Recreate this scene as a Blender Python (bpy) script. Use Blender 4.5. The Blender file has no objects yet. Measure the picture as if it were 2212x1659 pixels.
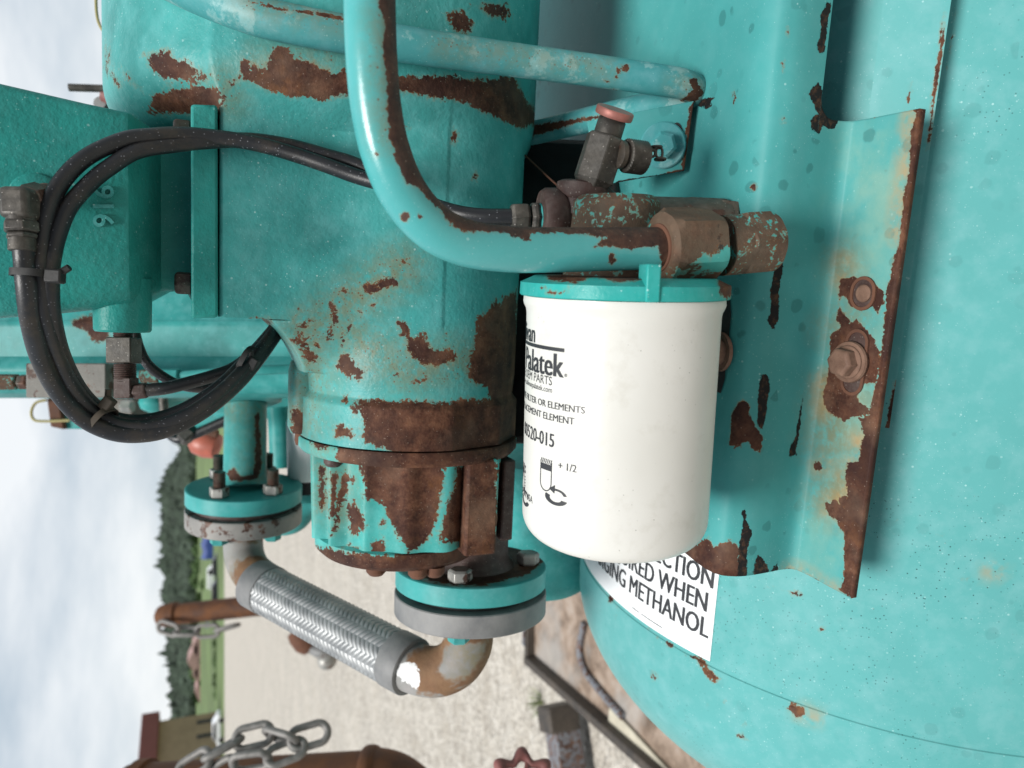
import bpy, bmesh, math, random
import numpy as np
from mathutils import Vector, Matrix, noise as mnoise
random.seed(7)
R = math.radians
SC = bpy.context.scene
COL = SC.collection
# ------------------------------------------------------------------ camera
FPX, CU, CV = 1550.0, 1106.0, 829.5          # focal length / centre on a 2212 px wide print of the photo
PITCH = math.atan((1106 - 455) / 1550.0)
CAM = Vector((0, 0, 1.7))
CR = Vector((0, -math.sin(PITCH), -math.cos(PITCH)))     # the phone was held on its side: picture-right is down
CD = Vector((-1, 0, 0))
CF = Vector((0, math.cos(PITCH), -math.sin(PITCH)))
cam = bpy.data.cameras.new('camera'); co = bpy.data.objects.new('camera', cam); COL.objects.link(co)
cam.sensor_fit = 'HORIZONTAL'; cam.sensor_width = 36; cam.lens = 36 * FPX / 2212
cam.clip_start = 0.02; cam.clip_end = 5000
mw = Matrix.Identity(4)
for i, v in enumerate((CR, -CD, -CF)):
    for j in range(3): mw[j][i] = v[j]
for j in range(3): mw[j][3] = CAM[j]
co.matrix_world = mw
cam.dof.use_dof = True; cam.dof.focus_distance = 0.50; cam.dof.aperture_fstop = 7.5
SC.camera = co
SC.render.engine = 'CYCLES'
SC.cycles.use_denoising = True
SC.cycles.max_bounces = 6; SC.cycles.diffuse_bounces = 2; SC.cycles.glossy_bounces = 2
SC.cycles.caustics_reflective = False; SC.cycles.caustics_refractive = False
SC.view_settings.view_transform = 'Standard'; SC.view_settings.look = 'None'
SC.view_settings.exposure = 0.54; SC.view_settings.gamma = 1
# ------------------------------------------------------------------ world + sun
SUN_EL, SUN_AZ = R(69), R(205)                # azimuth of the sun, clockwise from +Y
W = bpy.data.worlds.new('World'); SC.world = W; W.use_nodes = True
nt = W.node_tree; nt.nodes.clear()
def wn(t, **k):
    n = nt.nodes.new(t)
    for a, b in k.items(): setattr(n, a, b)
    return n
L = nt.links.new
out = wn('ShaderNodeOutputWorld'); bg = wn('ShaderNodeBackground'); bg.inputs[1].default_value = 0.062
sky = wn('ShaderNodeTexSky', sky_type='NISHITA', sun_disc=False, sun_elevation=SUN_EL, sun_rotation=SUN_AZ)
tc = wn('ShaderNodeTexCoord'); mp = wn('ShaderNodeMapping'); mp.inputs['Scale'].default_value = (1.0, 1.0, 3.2)
nz = wn('ShaderNodeTexNoise'); nz.inputs['Scale'].default_value = 2.4; nz.inputs['Detail'].default_value = 5; nz.inputs['Roughness'].default_value = .55
cr = wn('ShaderNodeValToRGB')
cr.color_ramp.elements[0].position = .36; cr.color_ramp.elements[0].color = (5.9, 7.0, 8.0, 1)
cr.color_ramp.elements[1].position = .62; cr.color_ramp.elements[1].color = (11.3, 11.6, 11.8, 1)
mx = wn('ShaderNodeMixRGB'); mx.inputs[0].default_value = .86
L(tc.outputs['Generated'], mp.inputs[0]); L(mp.outputs[0], nz.inputs['Vector']); L(nz.outputs[0], cr.inputs[0])
# unseen sky behind the camera is dimmed to cut fill on camera-facing surfaces
sx = wn('ShaderNodeSeparateXYZ'); L(tc.outputs['Generated'], sx.inputs[0])
mrn = wn('ShaderNodeMapRange'); mrn.inputs[1].default_value = -.75; mrn.inputs[2].default_value = .35; mrn.inputs[3].default_value = .30; mrn.inputs[4].default_value = 1.0; L(sx.outputs[1], mrn.inputs[0])
dim_rear = wn('ShaderNodeMixRGB', blend_type='MULTIPLY'); dim_rear.inputs[0].default_value = 1.0; L(cr.outputs[0], dim_rear.inputs[1]); L(mrn.outputs[0], dim_rear.inputs[2])
L(sky.outputs[0], mx.inputs[1]); L(dim_rear.outputs[0], mx.inputs[2]); L(mx.outputs[0], bg.inputs[0]); L(bg.outputs[0], out.inputs[0])
sun = bpy.data.lights.new('sun', 'SUN'); sun.energy = 3.0; sun.angle = R(22); sun.color = (1, .975, .94)
so = bpy.data.objects.new('sun', sun); COL.objects.link(so)
sd = Vector((math.sin(SUN_AZ) * math.cos(SUN_EL), math.cos(SUN_AZ) * math.cos(SUN_EL), math.sin(SUN_EL)))
so.rotation_euler = sd.to_track_quat('Z', 'Y').to_euler(); so.location = (0, -3, 6)

# ------------------------------------------------------------------ geometry of the view
def ray(u, v): return CR * ((u - CU) / FPX) + CD * ((v - CV) / FPX) + CF
def P(u, v, c): return CAM + ray(u, v) * c
def proj(p):
    d = p - CAM; c = d.dot(CF)
    return CU + FPX * d.dot(CR) / c, CV + FPX * d.dot(CD) / c, c
def onz(u, v, z=0.0):
    r = ray(u, v); return CAM + r * ((z - CAM.z) / r.z)
def aty(u, v, y):
    r = ray(u, v); return CAM + r * (y / r.y)
def px(n, c): return n * c / FPX
def frame(yaw, roll):
    D = (CR * -math.sin(roll) + CD * math.cos(yaw) + CF * math.sin(yaw)).normalized()
    Z = Vector((0, 0, 1)); U = (Z - D * D.dot(Z)).normalized(); G = D.cross(U).normalized()
    if G.dot(CF) < 0: G = -G
    return D, U, G
def bis(f, a, b, n=50):
    fa = f(a)
    for _ in range(n):
        m = (a + b) / 2
        if (f(m) > 0) == (fa > 0): a = m
        else: b = m
    return (a + b) / 2

# ------------------------------------------------------------------ mesh helpers
class MB:
    def __init__(s): s.v = []; s.f = []
    def add(s, vs, fs):
        o = len(s.v); s.v += [Vector(q) for q in vs]; s.f += [tuple(i + o for i in f) for f in fs]; return s
def spline(pts, n=12):
    pts = [Vector(p) for p in pts]; k = len(pts)
    if k == 2: return [pts[0].lerp(pts[1], i / n) for i in range(n + 1)]
    o = []
    for i in range(k - 1):
        p0 = pts[i - 1] if i else pts[0] * 2 - pts[1]; p1, p2 = pts[i], pts[i + 1]
        p3 = pts[i + 2] if i + 2 < k else pts[-1] * 2 - pts[-2]
        for j in range(n):
            t = j / n
            o.append(.5 * ((2 * p1) + (p2 - p0) * t + (2 * p0 - 5 * p1 + 4 * p2 - p3) * t * t + (3 * p1 - p0 - 3 * p2 + p3) * t ** 3))
    o.append(pts[-1]); return o
def frames(path):
    T = []
    for i in range(len(path)):
        a = path[max(i - 1, 0)]; b = path[min(i + 1, len(path) - 1)]; T.append((b - a).normalized())
    n = T[0].orthogonal().normalized(); N = []
    for t in T:
        n = (n - t * n.dot(t)).normalized(); N.append(n.copy())
    return T, N
def loft(mb, rings, cap=True, closed=True):
    k = len(rings[0]); vs = [q for r in rings for q in r]; fs = []
    for i in range(len(rings) - 1):
        for j in range(k if closed else k - 1):
            a = i * k + j; b = i * k + (j + 1) % k; fs.append((a, b, b + k, a + k))
    if cap: fs.append(tuple(range(k))[::-1]); fs.append(tuple(range((len(rings) - 1) * k, len(rings) * k)))
    return mb.add(vs, fs)
def tube(mb, path, r, seg=20, cap=True, disp=None):
    T, N = frames(path); rings = []
    for i, p in enumerate(path):
        b = T[i].cross(N[i]); rr = r(i / (len(path) - 1)) if callable(r) else r
        rings.append([p + (N[i] * math.cos(2 * math.pi * j / seg) + b * math.sin(2 * math.pi * j / seg)) * rr for j in range(seg)])
    return loft(mb, rings, cap)
def lathe(mb, o, ax, prof, seg=48, dl=None, cap=True, ref=None, th=None):
    ax = ax.normalized(); e1 = (ref - ax * ax.dot(ref)).normalized() if ref is not None else ax.orthogonal().normalized(); e2 = ax.cross(e1)
    if dl:
        q = [prof[0]]
        for a, b in zip(prof, prof[1:]):
            n = max(1, int(math.hypot(b[0] - a[0], b[1] - a[1]) / dl))
            q += [(a[0] + (b[0] - a[0]) * i / n, a[1] + (b[1] - a[1]) * i / n) for i in range(1, n + 1)]
        prof = q
    rings = [[o + ax * h + (e1 * math.cos(2 * math.pi * (j + .5) / seg) + e2 * math.sin(2 * math.pi * (j + .5) / seg)) * max(r, 1e-5) for j in range(seg)] for h, r in prof]
    return loft(mb, rings, cap)
def box(mb, c, ex, ey, ez, sx, sy, sz):
    vs = [c + ex * (sx / 2 * a) + ey * (sy / 2 * b) + ez * (sz / 2 * d) for a in (-1, 1) for b in (-1, 1) for d in (-1, 1)]
    return mb.add(vs, [(0, 1, 3, 2), (4, 6, 7, 5), (0, 4, 5, 1), (2, 3, 7, 6), (0, 2, 6, 4), (1, 5, 7, 3)])
def prism(mb, poly, d):
    n = len(poly); vs = list(poly) + [p + d for p in poly]
    return mb.add(vs, [tuple(range(n)), tuple(range(2 * n - 1, n - 1, -1))] + [(i, i + n, (i + 1) % n + n, (i + 1) % n) for i in range(n)])
def link_ring(mb, c, ea, eb, la, lb, r, n=22, seg=8):
    pts = []
    for i in range(n):
        a = 2 * math.pi * i / n; x = math.cos(a); y = math.sin(a)
        pts.append(c + ea * ((la - lb) * (1 if x > 0 else -1) * (1 if abs(x) > 1e-6 else 0) + lb * x) + eb * (lb * y))
    rings = []
    for i in range(n):
        t = (pts[(i + 1) % n] - pts[i - 1]).normalized(); nn = ea.cross(eb).normalized(); b = t.cross(nn)
        rings.append([pts[i] + (nn * math.cos(2 * math.pi * j / seg) + b * math.sin(2 * math.pi * j / seg)) * r for j in range(seg)])
    rings.append(rings[0]); return loft(mb, rings, cap=False)

ORG = {}
def smooth(me, ang):
    bm = bmesh.new(); bm.from_mesh(me); bmesh.ops.remove_doubles(bm, verts=bm.verts, dist=1e-6); bmesh.ops.recalc_face_normals(bm, faces=bm.faces)
    c = math.cos(R(ang))
    for f in bm.faces: f.smooth = True
    for e in bm.edges:
        if len(e.link_faces) == 2: e.smooth = e.link_faces[0].normal.dot(e.link_faces[1].normal) > c
    bm.to_mesh(me); bm.free()
def tagit(o, label=None, cat=None, group=None, kind=None):
    for k, v in (('label', label), ('category', cat), ('group', group), ('kind', kind)):
        if v: o[k] = v
    return o
def thing(name, label, cat, loc, group=None):
    o = bpy.data.objects.new(name, None); COL.objects.link(o); o.empty_display_size = .02
    o.location = loc; ORG[o] = Vector(loc); return tagit(o, label, cat, group)
def part(name, mb, m, parent=None, ang=35, bevel=0, seg=2, loc=None, fix=True):
    me = bpy.data.meshes.new(name)
    o0 = ORG[parent] if parent else (Vector(loc) if loc is not None else Vector((0, 0, 0)))
    me.from_pydata([q - o0 for q in mb.v], [], mb.f); me.validate()
    if fix: smooth(me, ang)
    me.materials.append(m); o = bpy.data.objects.new(name, me); COL.objects.link(o); ORG[o] = o0
    if parent: o.parent = parent
    else: o.location = o0
    if bevel:
        b = o.modifiers.new('bevel', 'BEVEL'); b.width = bevel; b.segments = seg; b.limit_method = 'ANGLE'; b.angle_limit = R(35)
    return o

def sdf(p, poly):                       # signed distance (inside negative) of N pixel points to a polygon / circle / stroke
    if poly[0] == 'c':
        _, x, y, r = poly[:4]; ry = poly[4] if len(poly) > 4 else r; an = R(poly[5]) if len(poly) > 5 else 0
        dx = p[:, 0] - x; dy = p[:, 1] - y
        a = dx * math.cos(an) + dy * math.sin(an); b = -dx * math.sin(an) + dy * math.cos(an)
        return (np.hypot(a / r, b / ry) - 1) * min(r, ry)
    if poly[0] == 's':
        q = np.array(poly[2], float); d = np.full(len(p), 1e9)
        for a, b in zip(q, q[1:]):
            ab = b - a; t = np.clip(((p - a) @ ab) / (ab @ ab + 1e-9), 0, 1); d = np.minimum(d, np.linalg.norm(p - a - t[:, None] * ab, axis=1))
        return d - poly[1]
    q = np.array(poly, float); d = np.full(len(p), 1e9); ins = np.zeros(len(p), bool)
    for a, b in zip(q, np.roll(q, -1, 0)):
        ab = b - a; t = np.clip(((p - a) @ ab) / (ab @ ab + 1e-9), 0, 1); d = np.minimum(d, np.linalg.norm(p - a - t[:, None] * ab, axis=1))
        cnd = (a[1] > p[:, 1]) != (b[1] > p[:, 1])
        with np.errstate(divide='ignore', invalid='ignore'):
            ins ^= cnd & (p[:, 0] < (b[0] - a[0]) * (p[:, 1] - a[1]) / (b[1] - a[1] + 1e-12) + a[0])
    return np.where(ins, -d, d)
CRn, CDn, CFn, CAMn = (np.array(x) for x in (CR, CD, CF, CAM))
def paint(o, k=20.0, **chan):           # where the paint has flaked off: read off the photograph, stored on the surface's own points
    me = o.data; n = len(me.vertices); v = np.zeros(n * 3); me.vertices.foreach_get('co', v)
    d = v.reshape(-1, 3) + np.array(ORG[o]) - CAMn; c = d @ CFn
    p = np.stack([CU + FPX * (d @ CRn) / c, CV + FPX * (d @ CDn) / c], 1)
    for name, polys in chan.items():
        kk = 60.0 if name == 'stain' else 45.0 if name == 'pale' else 30.0 if name == 'ochre' else k
        f = np.full(n, 1e9)
        for q in polys: f = np.minimum(f, sdf(p, q))
        a = me.attributes.new(name, 'FLOAT', 'POINT'); a.data.foreach_set('value', np.clip(.5 - f / (2 * kk), 0, 1))
def Zm(ox, oy, s): return lambda *pts: [(ox + x * s, oy + y * s) for x, y in pts]
z5 = Zm(540, 0, 1 / 3); z6 = Zm(540, 540, .3737); z7 = Zm(756, 1026, .3815); zt = Zm(216, 0, .2441)
za = Zm(1026, 162, 1 / 3); zc = Zm(1458, 0, .3906); zd = Zm(1458, 540, .4557); ze = Zm(1188, 1026, .3814); zf = Zm(1566, 1080, .3489)
def zcirc(z, *cs): return [('c', *z((c[0], c[1]))[0], *[q * (z((1, 0))[0][0] - z((0, 0))[0][0]) for q in c[2:4]], *c[4:]) for c in cs]

# ------------------------------------------------------------------ materials
class NT:
    def __init__(s, name):
        s.m = bpy.data.materials.new(name); s.m.use_nodes = True; s.t = s.m.node_tree; s.t.nodes.clear()
        s.o = s.n('ShaderNodeOutputMaterial'); s.b = s.n('ShaderNodeBsdfPrincipled'); s.L(s.b.outputs[0], s.o.inputs[0])
        s.co = s.n('ShaderNodeTexCoord').outputs['Object']
    def n(s, t, **k):
        x = s.t.nodes.new(t)
        for a, b in k.items(): setattr(x, a, b)
        return x
    def L(s, a, b): s.t.links.new(a, b)
    def put(s, sock, v):
        if hasattr(v, 'is_linked') or hasattr(v, 'node'): s.L(v, sock)
        elif isinstance(v, (tuple, list)) and len(v) == 3 and sock.type == 'RGBA': sock.default_value = (*v, 1)
        else: sock.default_value = v
    def noise(s, sc, det=3, ro=.5, vec=None, dist=0):
        x = s.n('ShaderNodeTexNoise'); x.inputs['Scale'].default_value = sc; x.inputs['Detail'].default_value = det; x.inputs['Roughness'].default_value = ro; x.inputs['Distortion'].default_value = dist
        s.L(vec or s.co, x.inputs['Vector']); return x.outputs[0]
    def voro(s, sc, vec=None, rnd=1.0):
        x = s.n('ShaderNodeTexVoronoi'); x.inputs['Scale'].default_value = sc; x.inputs['Randomness'].default_value = rnd; s.L(vec or s.co, x.inputs['Vector'])
        sep = s.n('ShaderNodeSeparateColor'); s.L(x.outputs['Color'], sep.inputs[0]); return x.outputs['Distance'], sep.outputs[0], sep.outputs[1]
    def m_(s, op, a, b=0.0, c=None):
        x = s.n('ShaderNodeMath', operation=op); s.put(x.inputs[0], a); s.put(x.inputs[1], b)
        if c is not None: s.put(x.inputs[2], c)
        return x.outputs[0]
    def mr(s, v, a, b, c=0.0, d=1.0):
        x = s.n('ShaderNodeMapRange'); s.put(x.inputs[0], v); x.inputs[1].default_value = a; x.inputs[2].default_value = b; x.inputs[3].default_value = c; x.inputs[4].default_value = d; return x.outputs[0]
    def mix(s, f, a, b, blend='MIX'):
        x = s.n('ShaderNodeMixRGB', blend_type=blend); s.put(x.inputs[0], f); s.put(x.inputs[1], a); s.put(x.inputs[2], b); return x.outputs[0]
    def ramp(s, v, *st):
        x = s.n('ShaderNodeValToRGB'); s.put(x.inputs[0], v); e = x.color_ramp.elements
        while len(e) < len(st): e.new(.5)
        for q, (p, c) in zip(e, st): q.position = p; q.color = (*c, 1)
        return x.outputs[0]
    def attr(s, n): x = s.n('ShaderNodeAttribute'); x.attribute_name = n; return x.outputs['Fac']
    def bump(s, h, st, dist=.001, prev=None):
        x = s.n('ShaderNodeBump'); x.inputs['Strength'].default_value = st; x.inputs['Distance'].default_value = dist; s.put(x.inputs['Height'], h)
        if prev: s.L(prev, x.inputs['Normal'])
        return x.outputs[0]
    def done(s, col, rough=.5, nor=None, metal=0.0, spec=.5, coat=None):
        s.put(s.b.inputs['Base Color'], col); s.put(s.b.inputs['Roughness'], rough); s.put(s.b.inputs['Metallic'], metal); s.b.inputs['Specular IOR Level'].default_value = spec
        if nor: s.L(nor, s.b.inputs['Normal'])
        return s.m
def rustcol(k, sc=1.0, tone=1.0):
    tone *= .95
    t = lambda c: tuple(q * tone for q in c)
    a = k.noise(70 * sc, 8, .65); b = k.noise(420 * sc, 3, .6)
    c = k.ramp(a, (.28, t((.022, .010, .008))), (.43, t((.062, .024, .015))), (.56, t((.115, .048, .028))), (.68, t((.19, .088, .05))))
    c = k.mix(k.mr(b, .42, .75, 0, .35), c, t((.20, .105, .065))); c = k.mix(k.mr(k.noise(24 * sc, 5, .6), .5, .7, .0, .6), c, t((.20, .125, .085)))
    c = k.mix(k.mr(k.noise(32 * sc, 6, .65), .55, .72, .0, .65), c, t((.24, .10, .035))); c = k.mix(k.mr(k.noise(15 * sc, 4, .6), .40, .62, .0, .8), c, t((.030, .013, .012)))
    d, r1, r2 = k.voro(560 * sc); c = k.mix(k.m_('MULTIPLY', k.mr(d, .1, .22, 1, 0), k.mr(r1, .80, .84, 0, .6)), c, (.42, .33, .26))
    return c, b
def make_paint(name, base=(.055, .40, .36), chalk=.25, spots=.0, specks=.5, pins=0.0, peel=(380, .25), rough=.42, bias=0.0, amp=.8, nsc=95, chip=(.012, .012, .012), tone=1.0, stip=True, streak=0.0, wear=.0, mott=1.0, spec=.17, tan=None, soft=.0):
    k = NT(name)
    n1 = k.noise(16, 4, .55); n2 = k.noise(60, 5, .6)
    dk = tuple(q * .66 for q in base); lt = (base[0] * 1.5 + .06, base[1] * 1.12 + .04, base[2] * 1.14 + .05)
    col = k.mix(k.mr(n1, .35, .65, 0, mott), base, dk)
    col = k.mix(k.m_('MULTIPLY', k.mr(n2, .45, .72), chalk * 1.6), col, lt)
    if spots:
        d, r1, r2 = k.voro(62); wob = k.m_('MULTIPLY', k.m_('SUBTRACT', k.noise(130, 2), .5), .28)
        sp = k.mr(k.m_('SUBTRACT', k.m_('ADD', d, wob), k.m_('MULTIPLY', r1, .34)), -.02, .05, 1, 0)
        sp = k.m_('MULTIPLY', k.m_('MULTIPLY', sp, k.mr(r2, .25, .45)), k.mr(k.noise(11, 3), .40, .55, .25, 1))
        col = k.mix(k.m_('MULTIPLY', sp, spots), col, tuple(q * .62 for q in base))
    if pins:
        d, r1, r2 = k.voro(310); pm = k.m_('MULTIPLY', k.mr(d, .12, .2, 1, 0), k.m_('MULTIPLY', k.mr(r1, .55, .6), k.mr(k.noise(9, 2), .45, .6)))
        col = k.mix(k.m_('MULTIPLY', pm, pins), col, tuple(q * .25 for q in base))
    if wear:
        wv = k.mr(k.m_('MULTIPLY', k.noise(230, 6, .7), k.mr(k.noise(35, 3), .35, .7)), .30, .42)
        col = k.mix(k.m_('MULTIPLY', wv, wear), col, (.48, .66, .64))
    if specks:
        d, r1, r2 = k.voro(230); sm = k.m_('MULTIPLY', k.mr(k.m_('SUBTRACT', d, k.m_('MULTIPLY', r2, .16)), .02, .07, 1, 0), k.mr(r1, .72, .76))
        d2, r3, r4 = k.voro(620); sm2 = k.m_('MULTIPLY', k.mr(d2, .12, .25, 1, 0), k.mr(r3, .80, .84))
        col = k.mix(k.m_('MULTIPLY', k.m_('MULTIPLY', k.m_('MAXIMUM', sm, sm2), k.mr(k.noise(20, 4, .6), .38, .62, .05, 1)), specks), col, (.55, .78, .76))
    pl = k.m_('MULTIPLY', k.attr('pale'), k.mr(k.noise(24, 5, .6), .38, .68, .08, .62)); col = k.mix(pl, col, (.30, .40, .29))
    oc = k.m_('MULTIPLY', k.attr('ochre'), k.mr(k.noise(75, 6, .65), .36, .58)); col = k.mix(oc, col, (.46, .24, .075))
    rn = k.m_('ADD', k.m_('MULTIPLY', k.m_('SUBTRACT', k.noise(nsc, 9, .68, dist=.3), .5), amp), k.m_('MULTIPLY', k.m_('SUBTRACT', k.noise(nsc * 4.0, 5, .65), .5), amp * .95))
    rv = k.m_('ADD', k.m_('ADD', k.attr('rust'), rn), bias)
    rm = k.mr(rv, .485 - soft, .515 + soft)
    st = k.attr('stain')
    stn = k.m_('MULTIPLY', st, k.mr(k.noise(140, 5, .7), .32, .56))
    col = k.mix(k.m_('MULTIPLY', stn, .85), col, (.19, .16, .075))
    halo = k.m_('MULTIPLY', k.mr(rv, .30, .49), k.mr(k.noise(60, 4), .35, .7))
    col = k.mix(k.m_('MULTIPLY', halo, .55), col, (.26, .19, .09))
    if stip:
        d, r1, r2 = k.voro(420); pin = k.m_('MULTIPLY', k.mr(k.m_('SUBTRACT', d, k.m_('MULTIPLY', r2, .2)), .05, .13, 1, 0), k.mr(r1, .42, .5))
        col = k.mix(k.m_('MULTIPLY', pin, k.mr(st, .25, .55)), col, (.14, .075, .035))
    bm_ = k.mr(k.m_('ADD', k.attr('chip'), k.m_('MULTIPLY', k.m_('SUBTRACT', k.noise(210, 9, .75), .5), .95)), .485, .515)
    if chip[0] < .05: chip = k.mix(k.mr(k.noise(170, 6, .7), .5, .66), chip, (.075, .04, .024))
    rc, rb = rustcol(k, 1, tone)
    if tan: rc = k.mix(k.mr(k.noise(38, 6, .65), .3, .68, .35, .95), rc, tan)
    rc = k.mix(k.m_('MULTIPLY', k.mr(rv, .515, .60, 1, 0), k.mr(k.noise(80, 4), .4, .65, 0, .8)), rc, (.20, .085, .032))
    col = k.mix(rm, col, rc); col = k.mix(bm_, col, chip)
    nor = k.bump(k.noise(peel[0], 3, .55), peel[1], .0008)
    nor = k.bump(k.m_('MULTIPLY', k.m_('SUBTRACT', 1.0, k.m_('MAXIMUM', rm, bm_)), 1.0), .6, .0005, nor)
    nor = k.bump(k.m_('MULTIPLY', rm, k.noise(260, 6, .7)), .55, .0012, nor)
    ro = k.m_('ADD', k.mr(k.m_('MAXIMUM', rm, bm_), 0, 1, rough, .68), k.m_('MULTIPLY', k.m_('SUBTRACT', n2, .5), .15))
    return k.done(col, ro, nor, spec=spec)
def make_metal(name, a, b, rough=.5, metal=.0, sc=60, bump=.25, dust=0.0, dustc=(.45, .42, .38), rust=0.0, tone=1.0):
    k = NT(name); n = k.noise(sc, 6, .62); col = k.mix(k.mr(n, .3, .7), a, b)
    if rust:
        rc, _ = rustcol(k, 1, tone); col = k.mix(k.mr(k.noise(45, 8, .68), .56 - rust * .3, .60 - rust * .3), col, rc)
    if dust:
        d, r1, r2 = k.voro(480); col = k.mix(k.m_('MULTIPLY', k.m_('MULTIPLY', k.mr(d, .14, .26, 1, 0), k.mr(r1, .74, .8)), dust), col, dustc)
        col = k.mix(k.m_('MULTIPLY', k.mr(k.noise(110, 5, .7), .45, .75), dust * .3), col, dustc)
    return k.done(col, k.mr(n, .3, .7, rough - .08, rough + .1), k.bump(k.noise(sc * 6, 4, .6), bump, .0006), metal)
def make_flat(name, c, rough=.7, var=.25, sc=3, bump=0, det=4):
    k = NT(name); n = k.noise(sc, det, .6)
    nor = k.bump(k.noise(sc * 7, 4, .6), bump, .02) if bump else None
    return k.done(k.mix(k.mr(n, .3, .7), tuple(q * (1 - var) for q in c), tuple(min(1, q * (1 + var)) for q in c)), rough, nor)
M_cast = make_paint('teal paint on casting', (.065, .36, .345), specks=.6, peel=(270, .65), rough=.38)
M_drum = make_paint('chalky teal paint on drum', (.08, .375, .37), chalk=.4, specks=.9, peel=(270, .75), rough=.42)
M_valve = make_paint('rough cast teal paint', (.030, .30, .27), chalk=.12, specks=.28, peel=(230, 1.0), rough=.42, stip=False)
M_sheet = make_paint('spotted teal paint on plate', (.065, .315, .31), spots=.8, specks=.3, peel=(500, .06), rough=.46, stip=False, mott=.25, chalk=.1)
M_tank = make_paint('teal paint on tank', (.105, .36, .355), chalk=.22, spots=.28, specks=.4, pins=1.0, peel=(500, .04), rough=.36, stip=False, amp=.6, mott=.15)
M_pipe = make_paint('glossy teal pipe paint', (.075, .375, .375), chalk=.1, specks=.3, peel=(400, .10), rough=.24, tone=.75, mott=.3, spec=.45)
M_bar = make_paint('chalky teal bar paint', (.065, .30, .31), chalk=.35, specks=.5, peel=(350, .2), rough=.42, wear=.3, mott=.4)
M_flange = make_paint('teal flange paint', (.06, .35, .34), specks=.15, peel=(350, .1), rough=.38)
M_far = make_paint('plain teal paint', (.045, .32, .305), chalk=.3, specks=.3, peel=(300, .1), rough=.42, stip=False)
M_lid = make_paint('bright teal lid paint', (.03, .36, .33), specks=.8, peel=(420, .25), rough=.35, bias=-.0)
M_nut = make_paint('rusty nut with teal remains', (.07, .36, .33), bias=.0, amp=.9, nsc=60, tone=1.2, chip=(.049, .042, .036), rough=.55, stip=False, tan=(.115, .088, .062))
M_fit = make_paint('rusty fitting with teal remains', (.07, .37, .34), bias=.60, amp=1.0, nsc=85, tone=1.1, rough=.5, stip=False, tan=(.10, .082, .06))
M_gear = make_paint('teal paint mostly rusted', (.07, .42, .39), specks=.5, peel=(300, .3), rough=.4)
M_rust = make_metal('brown rust', (.075, .030, .018), (.15, .065, .036), .85, 0, 40, .6)
M_rustpost = make_metal('dark rusted pipe', (.045, .016, .008), (.16, .060, .018), .75, 0, 14, .6)
M_tee = make_metal('dark brown iron', (.030, .015, .013), (.065, .032, .026), .6, 0, 60, .4, .35)
M_steel = make_metal('dusty dark steel', (.035, .033, .030), (.085, .075, .062), .5, .3, 70, .3, .6)
M_gun = make_metal('worn grey brown fitting steel', (.05, .042, .034), (.12, .095, .07), .5, .2, 50, .4, .4, rust=.2)
M_zinc = make_metal('grey galvanised steel', (.14, .145, .15), (.25, .25, .245), .6, .15, 34, .4, .15, (.2, .15, .1))
M_zincr = make_metal('weathered grey flange with rust stains', (.17, .165, .16), (.30, .29, .27), .6, .1, 26, .3, .2, (.26, .2, .15), rust=.05)
M_elbow = make_paint('grey pipe with rust bloom', (.30, .30, .29), specks=.0, chalk=.1, peel=(300, .15), rough=.5, tone=1.4, amp=.9, nsc=30, soft=.11, tan=(.24, .145, .08), chip=(.82, .83, .83), stip=False)
M_bolt = make_metal('rust brown bolt', (.11, .058, .038), (.22, .13, .09), .75, 0, 90, .5)
M_nutgrey = make_metal('zinc nut', (.20, .20, .19), (.42, .41, .38), .45, .4, 60, .2, 0, rust=.02)
M_copper = make_metal('copper', (.30, .105, .085), (.48, .20, .165), .45, .35, 60, .15)
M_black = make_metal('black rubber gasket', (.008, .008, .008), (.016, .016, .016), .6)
M_mud = make_metal('dusty black plastic', (.03, .025, .018), (.07, .055, .04), .8)
k = NT('black rubber hose'); d1, r1, r2 = k.voro(520)
sp = k.m_('MULTIPLY', k.mr(d1, .13, .26, 1, 0), k.mr(r1, .70, .76))
cc = k.mix(k.mr(k.noise(40, 4), .3, .7), (.006, .0065, .008), (.015, .016, .019)); cc = k.mix(k.m_('MULTIPLY', sp, .4), cc, (.40, .41, .45))
k_d = k.mr(k.noise(30, 7, .7), .52, .62)
cc = k.mix(k.m_('MULTIPLY', k_d, .35), cc, (.06, .045, .03))
M_hose = k.done(cc, .42, k.bump(k.noise(900, 2), .25, .0004))
k = NT('white enamel'); nn = k.noise(14, 3); cc = k.mix(k.mr(nn, .3, .7), (.61, .605, .565), (.67, .665, .63))
d1, r1, r2 = k.voro(330); cc = k.mix(k.m_('MULTIPLY', k.m_('MULTIPLY', k.mr(d1, .07, .14, 1, 0), k.mr(r1, .78, .82)), k.mr(k.noise(16, 2), .42, .58, .05, .9)), cc, (.2, .19, .17))
cc = k.mix(k.m_('MULTIPLY', k.mr(k.noise(26, 7, .72), .52, .72), .5), cc, (.46, .44, .38)); cc = k.mix(k.m_('MULTIPLY', k.mr(k.noise(150, 5, .75), .62, .70), k.mr(k.noise(12, 2), .48, .62, 0, .55)), cc, (.25, .235, .20))
M_white = k.done(cc, .33, k.bump(k.noise(120, 3, .5), .10, .0008), spec=.4)
M_label = make_flat('white vinyl', (.80, .82, .83), .4, .03, 30)
M_print = make_flat('black print', (.022, .024, .028), .5, .2, 60)
k = NT('braided steel'); M_braid = k.done(k.mix(k.mr(k.noise(50, 5), .3, .7), (.22, .23, .235), (.40, .41, .41)), .5, k.bump(k.noise(700, 3), .2, .0004), .55)
k = NT('pale gravel')
d1, r1, r2 = k.voro(34); d2, r3, r4 = k.voro(90)
g1 = k.ramp(r1, (0, (.36, .325, .27)), (.5, (.55, .505, .435)), (1, (.68, .64, .57)))
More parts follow.
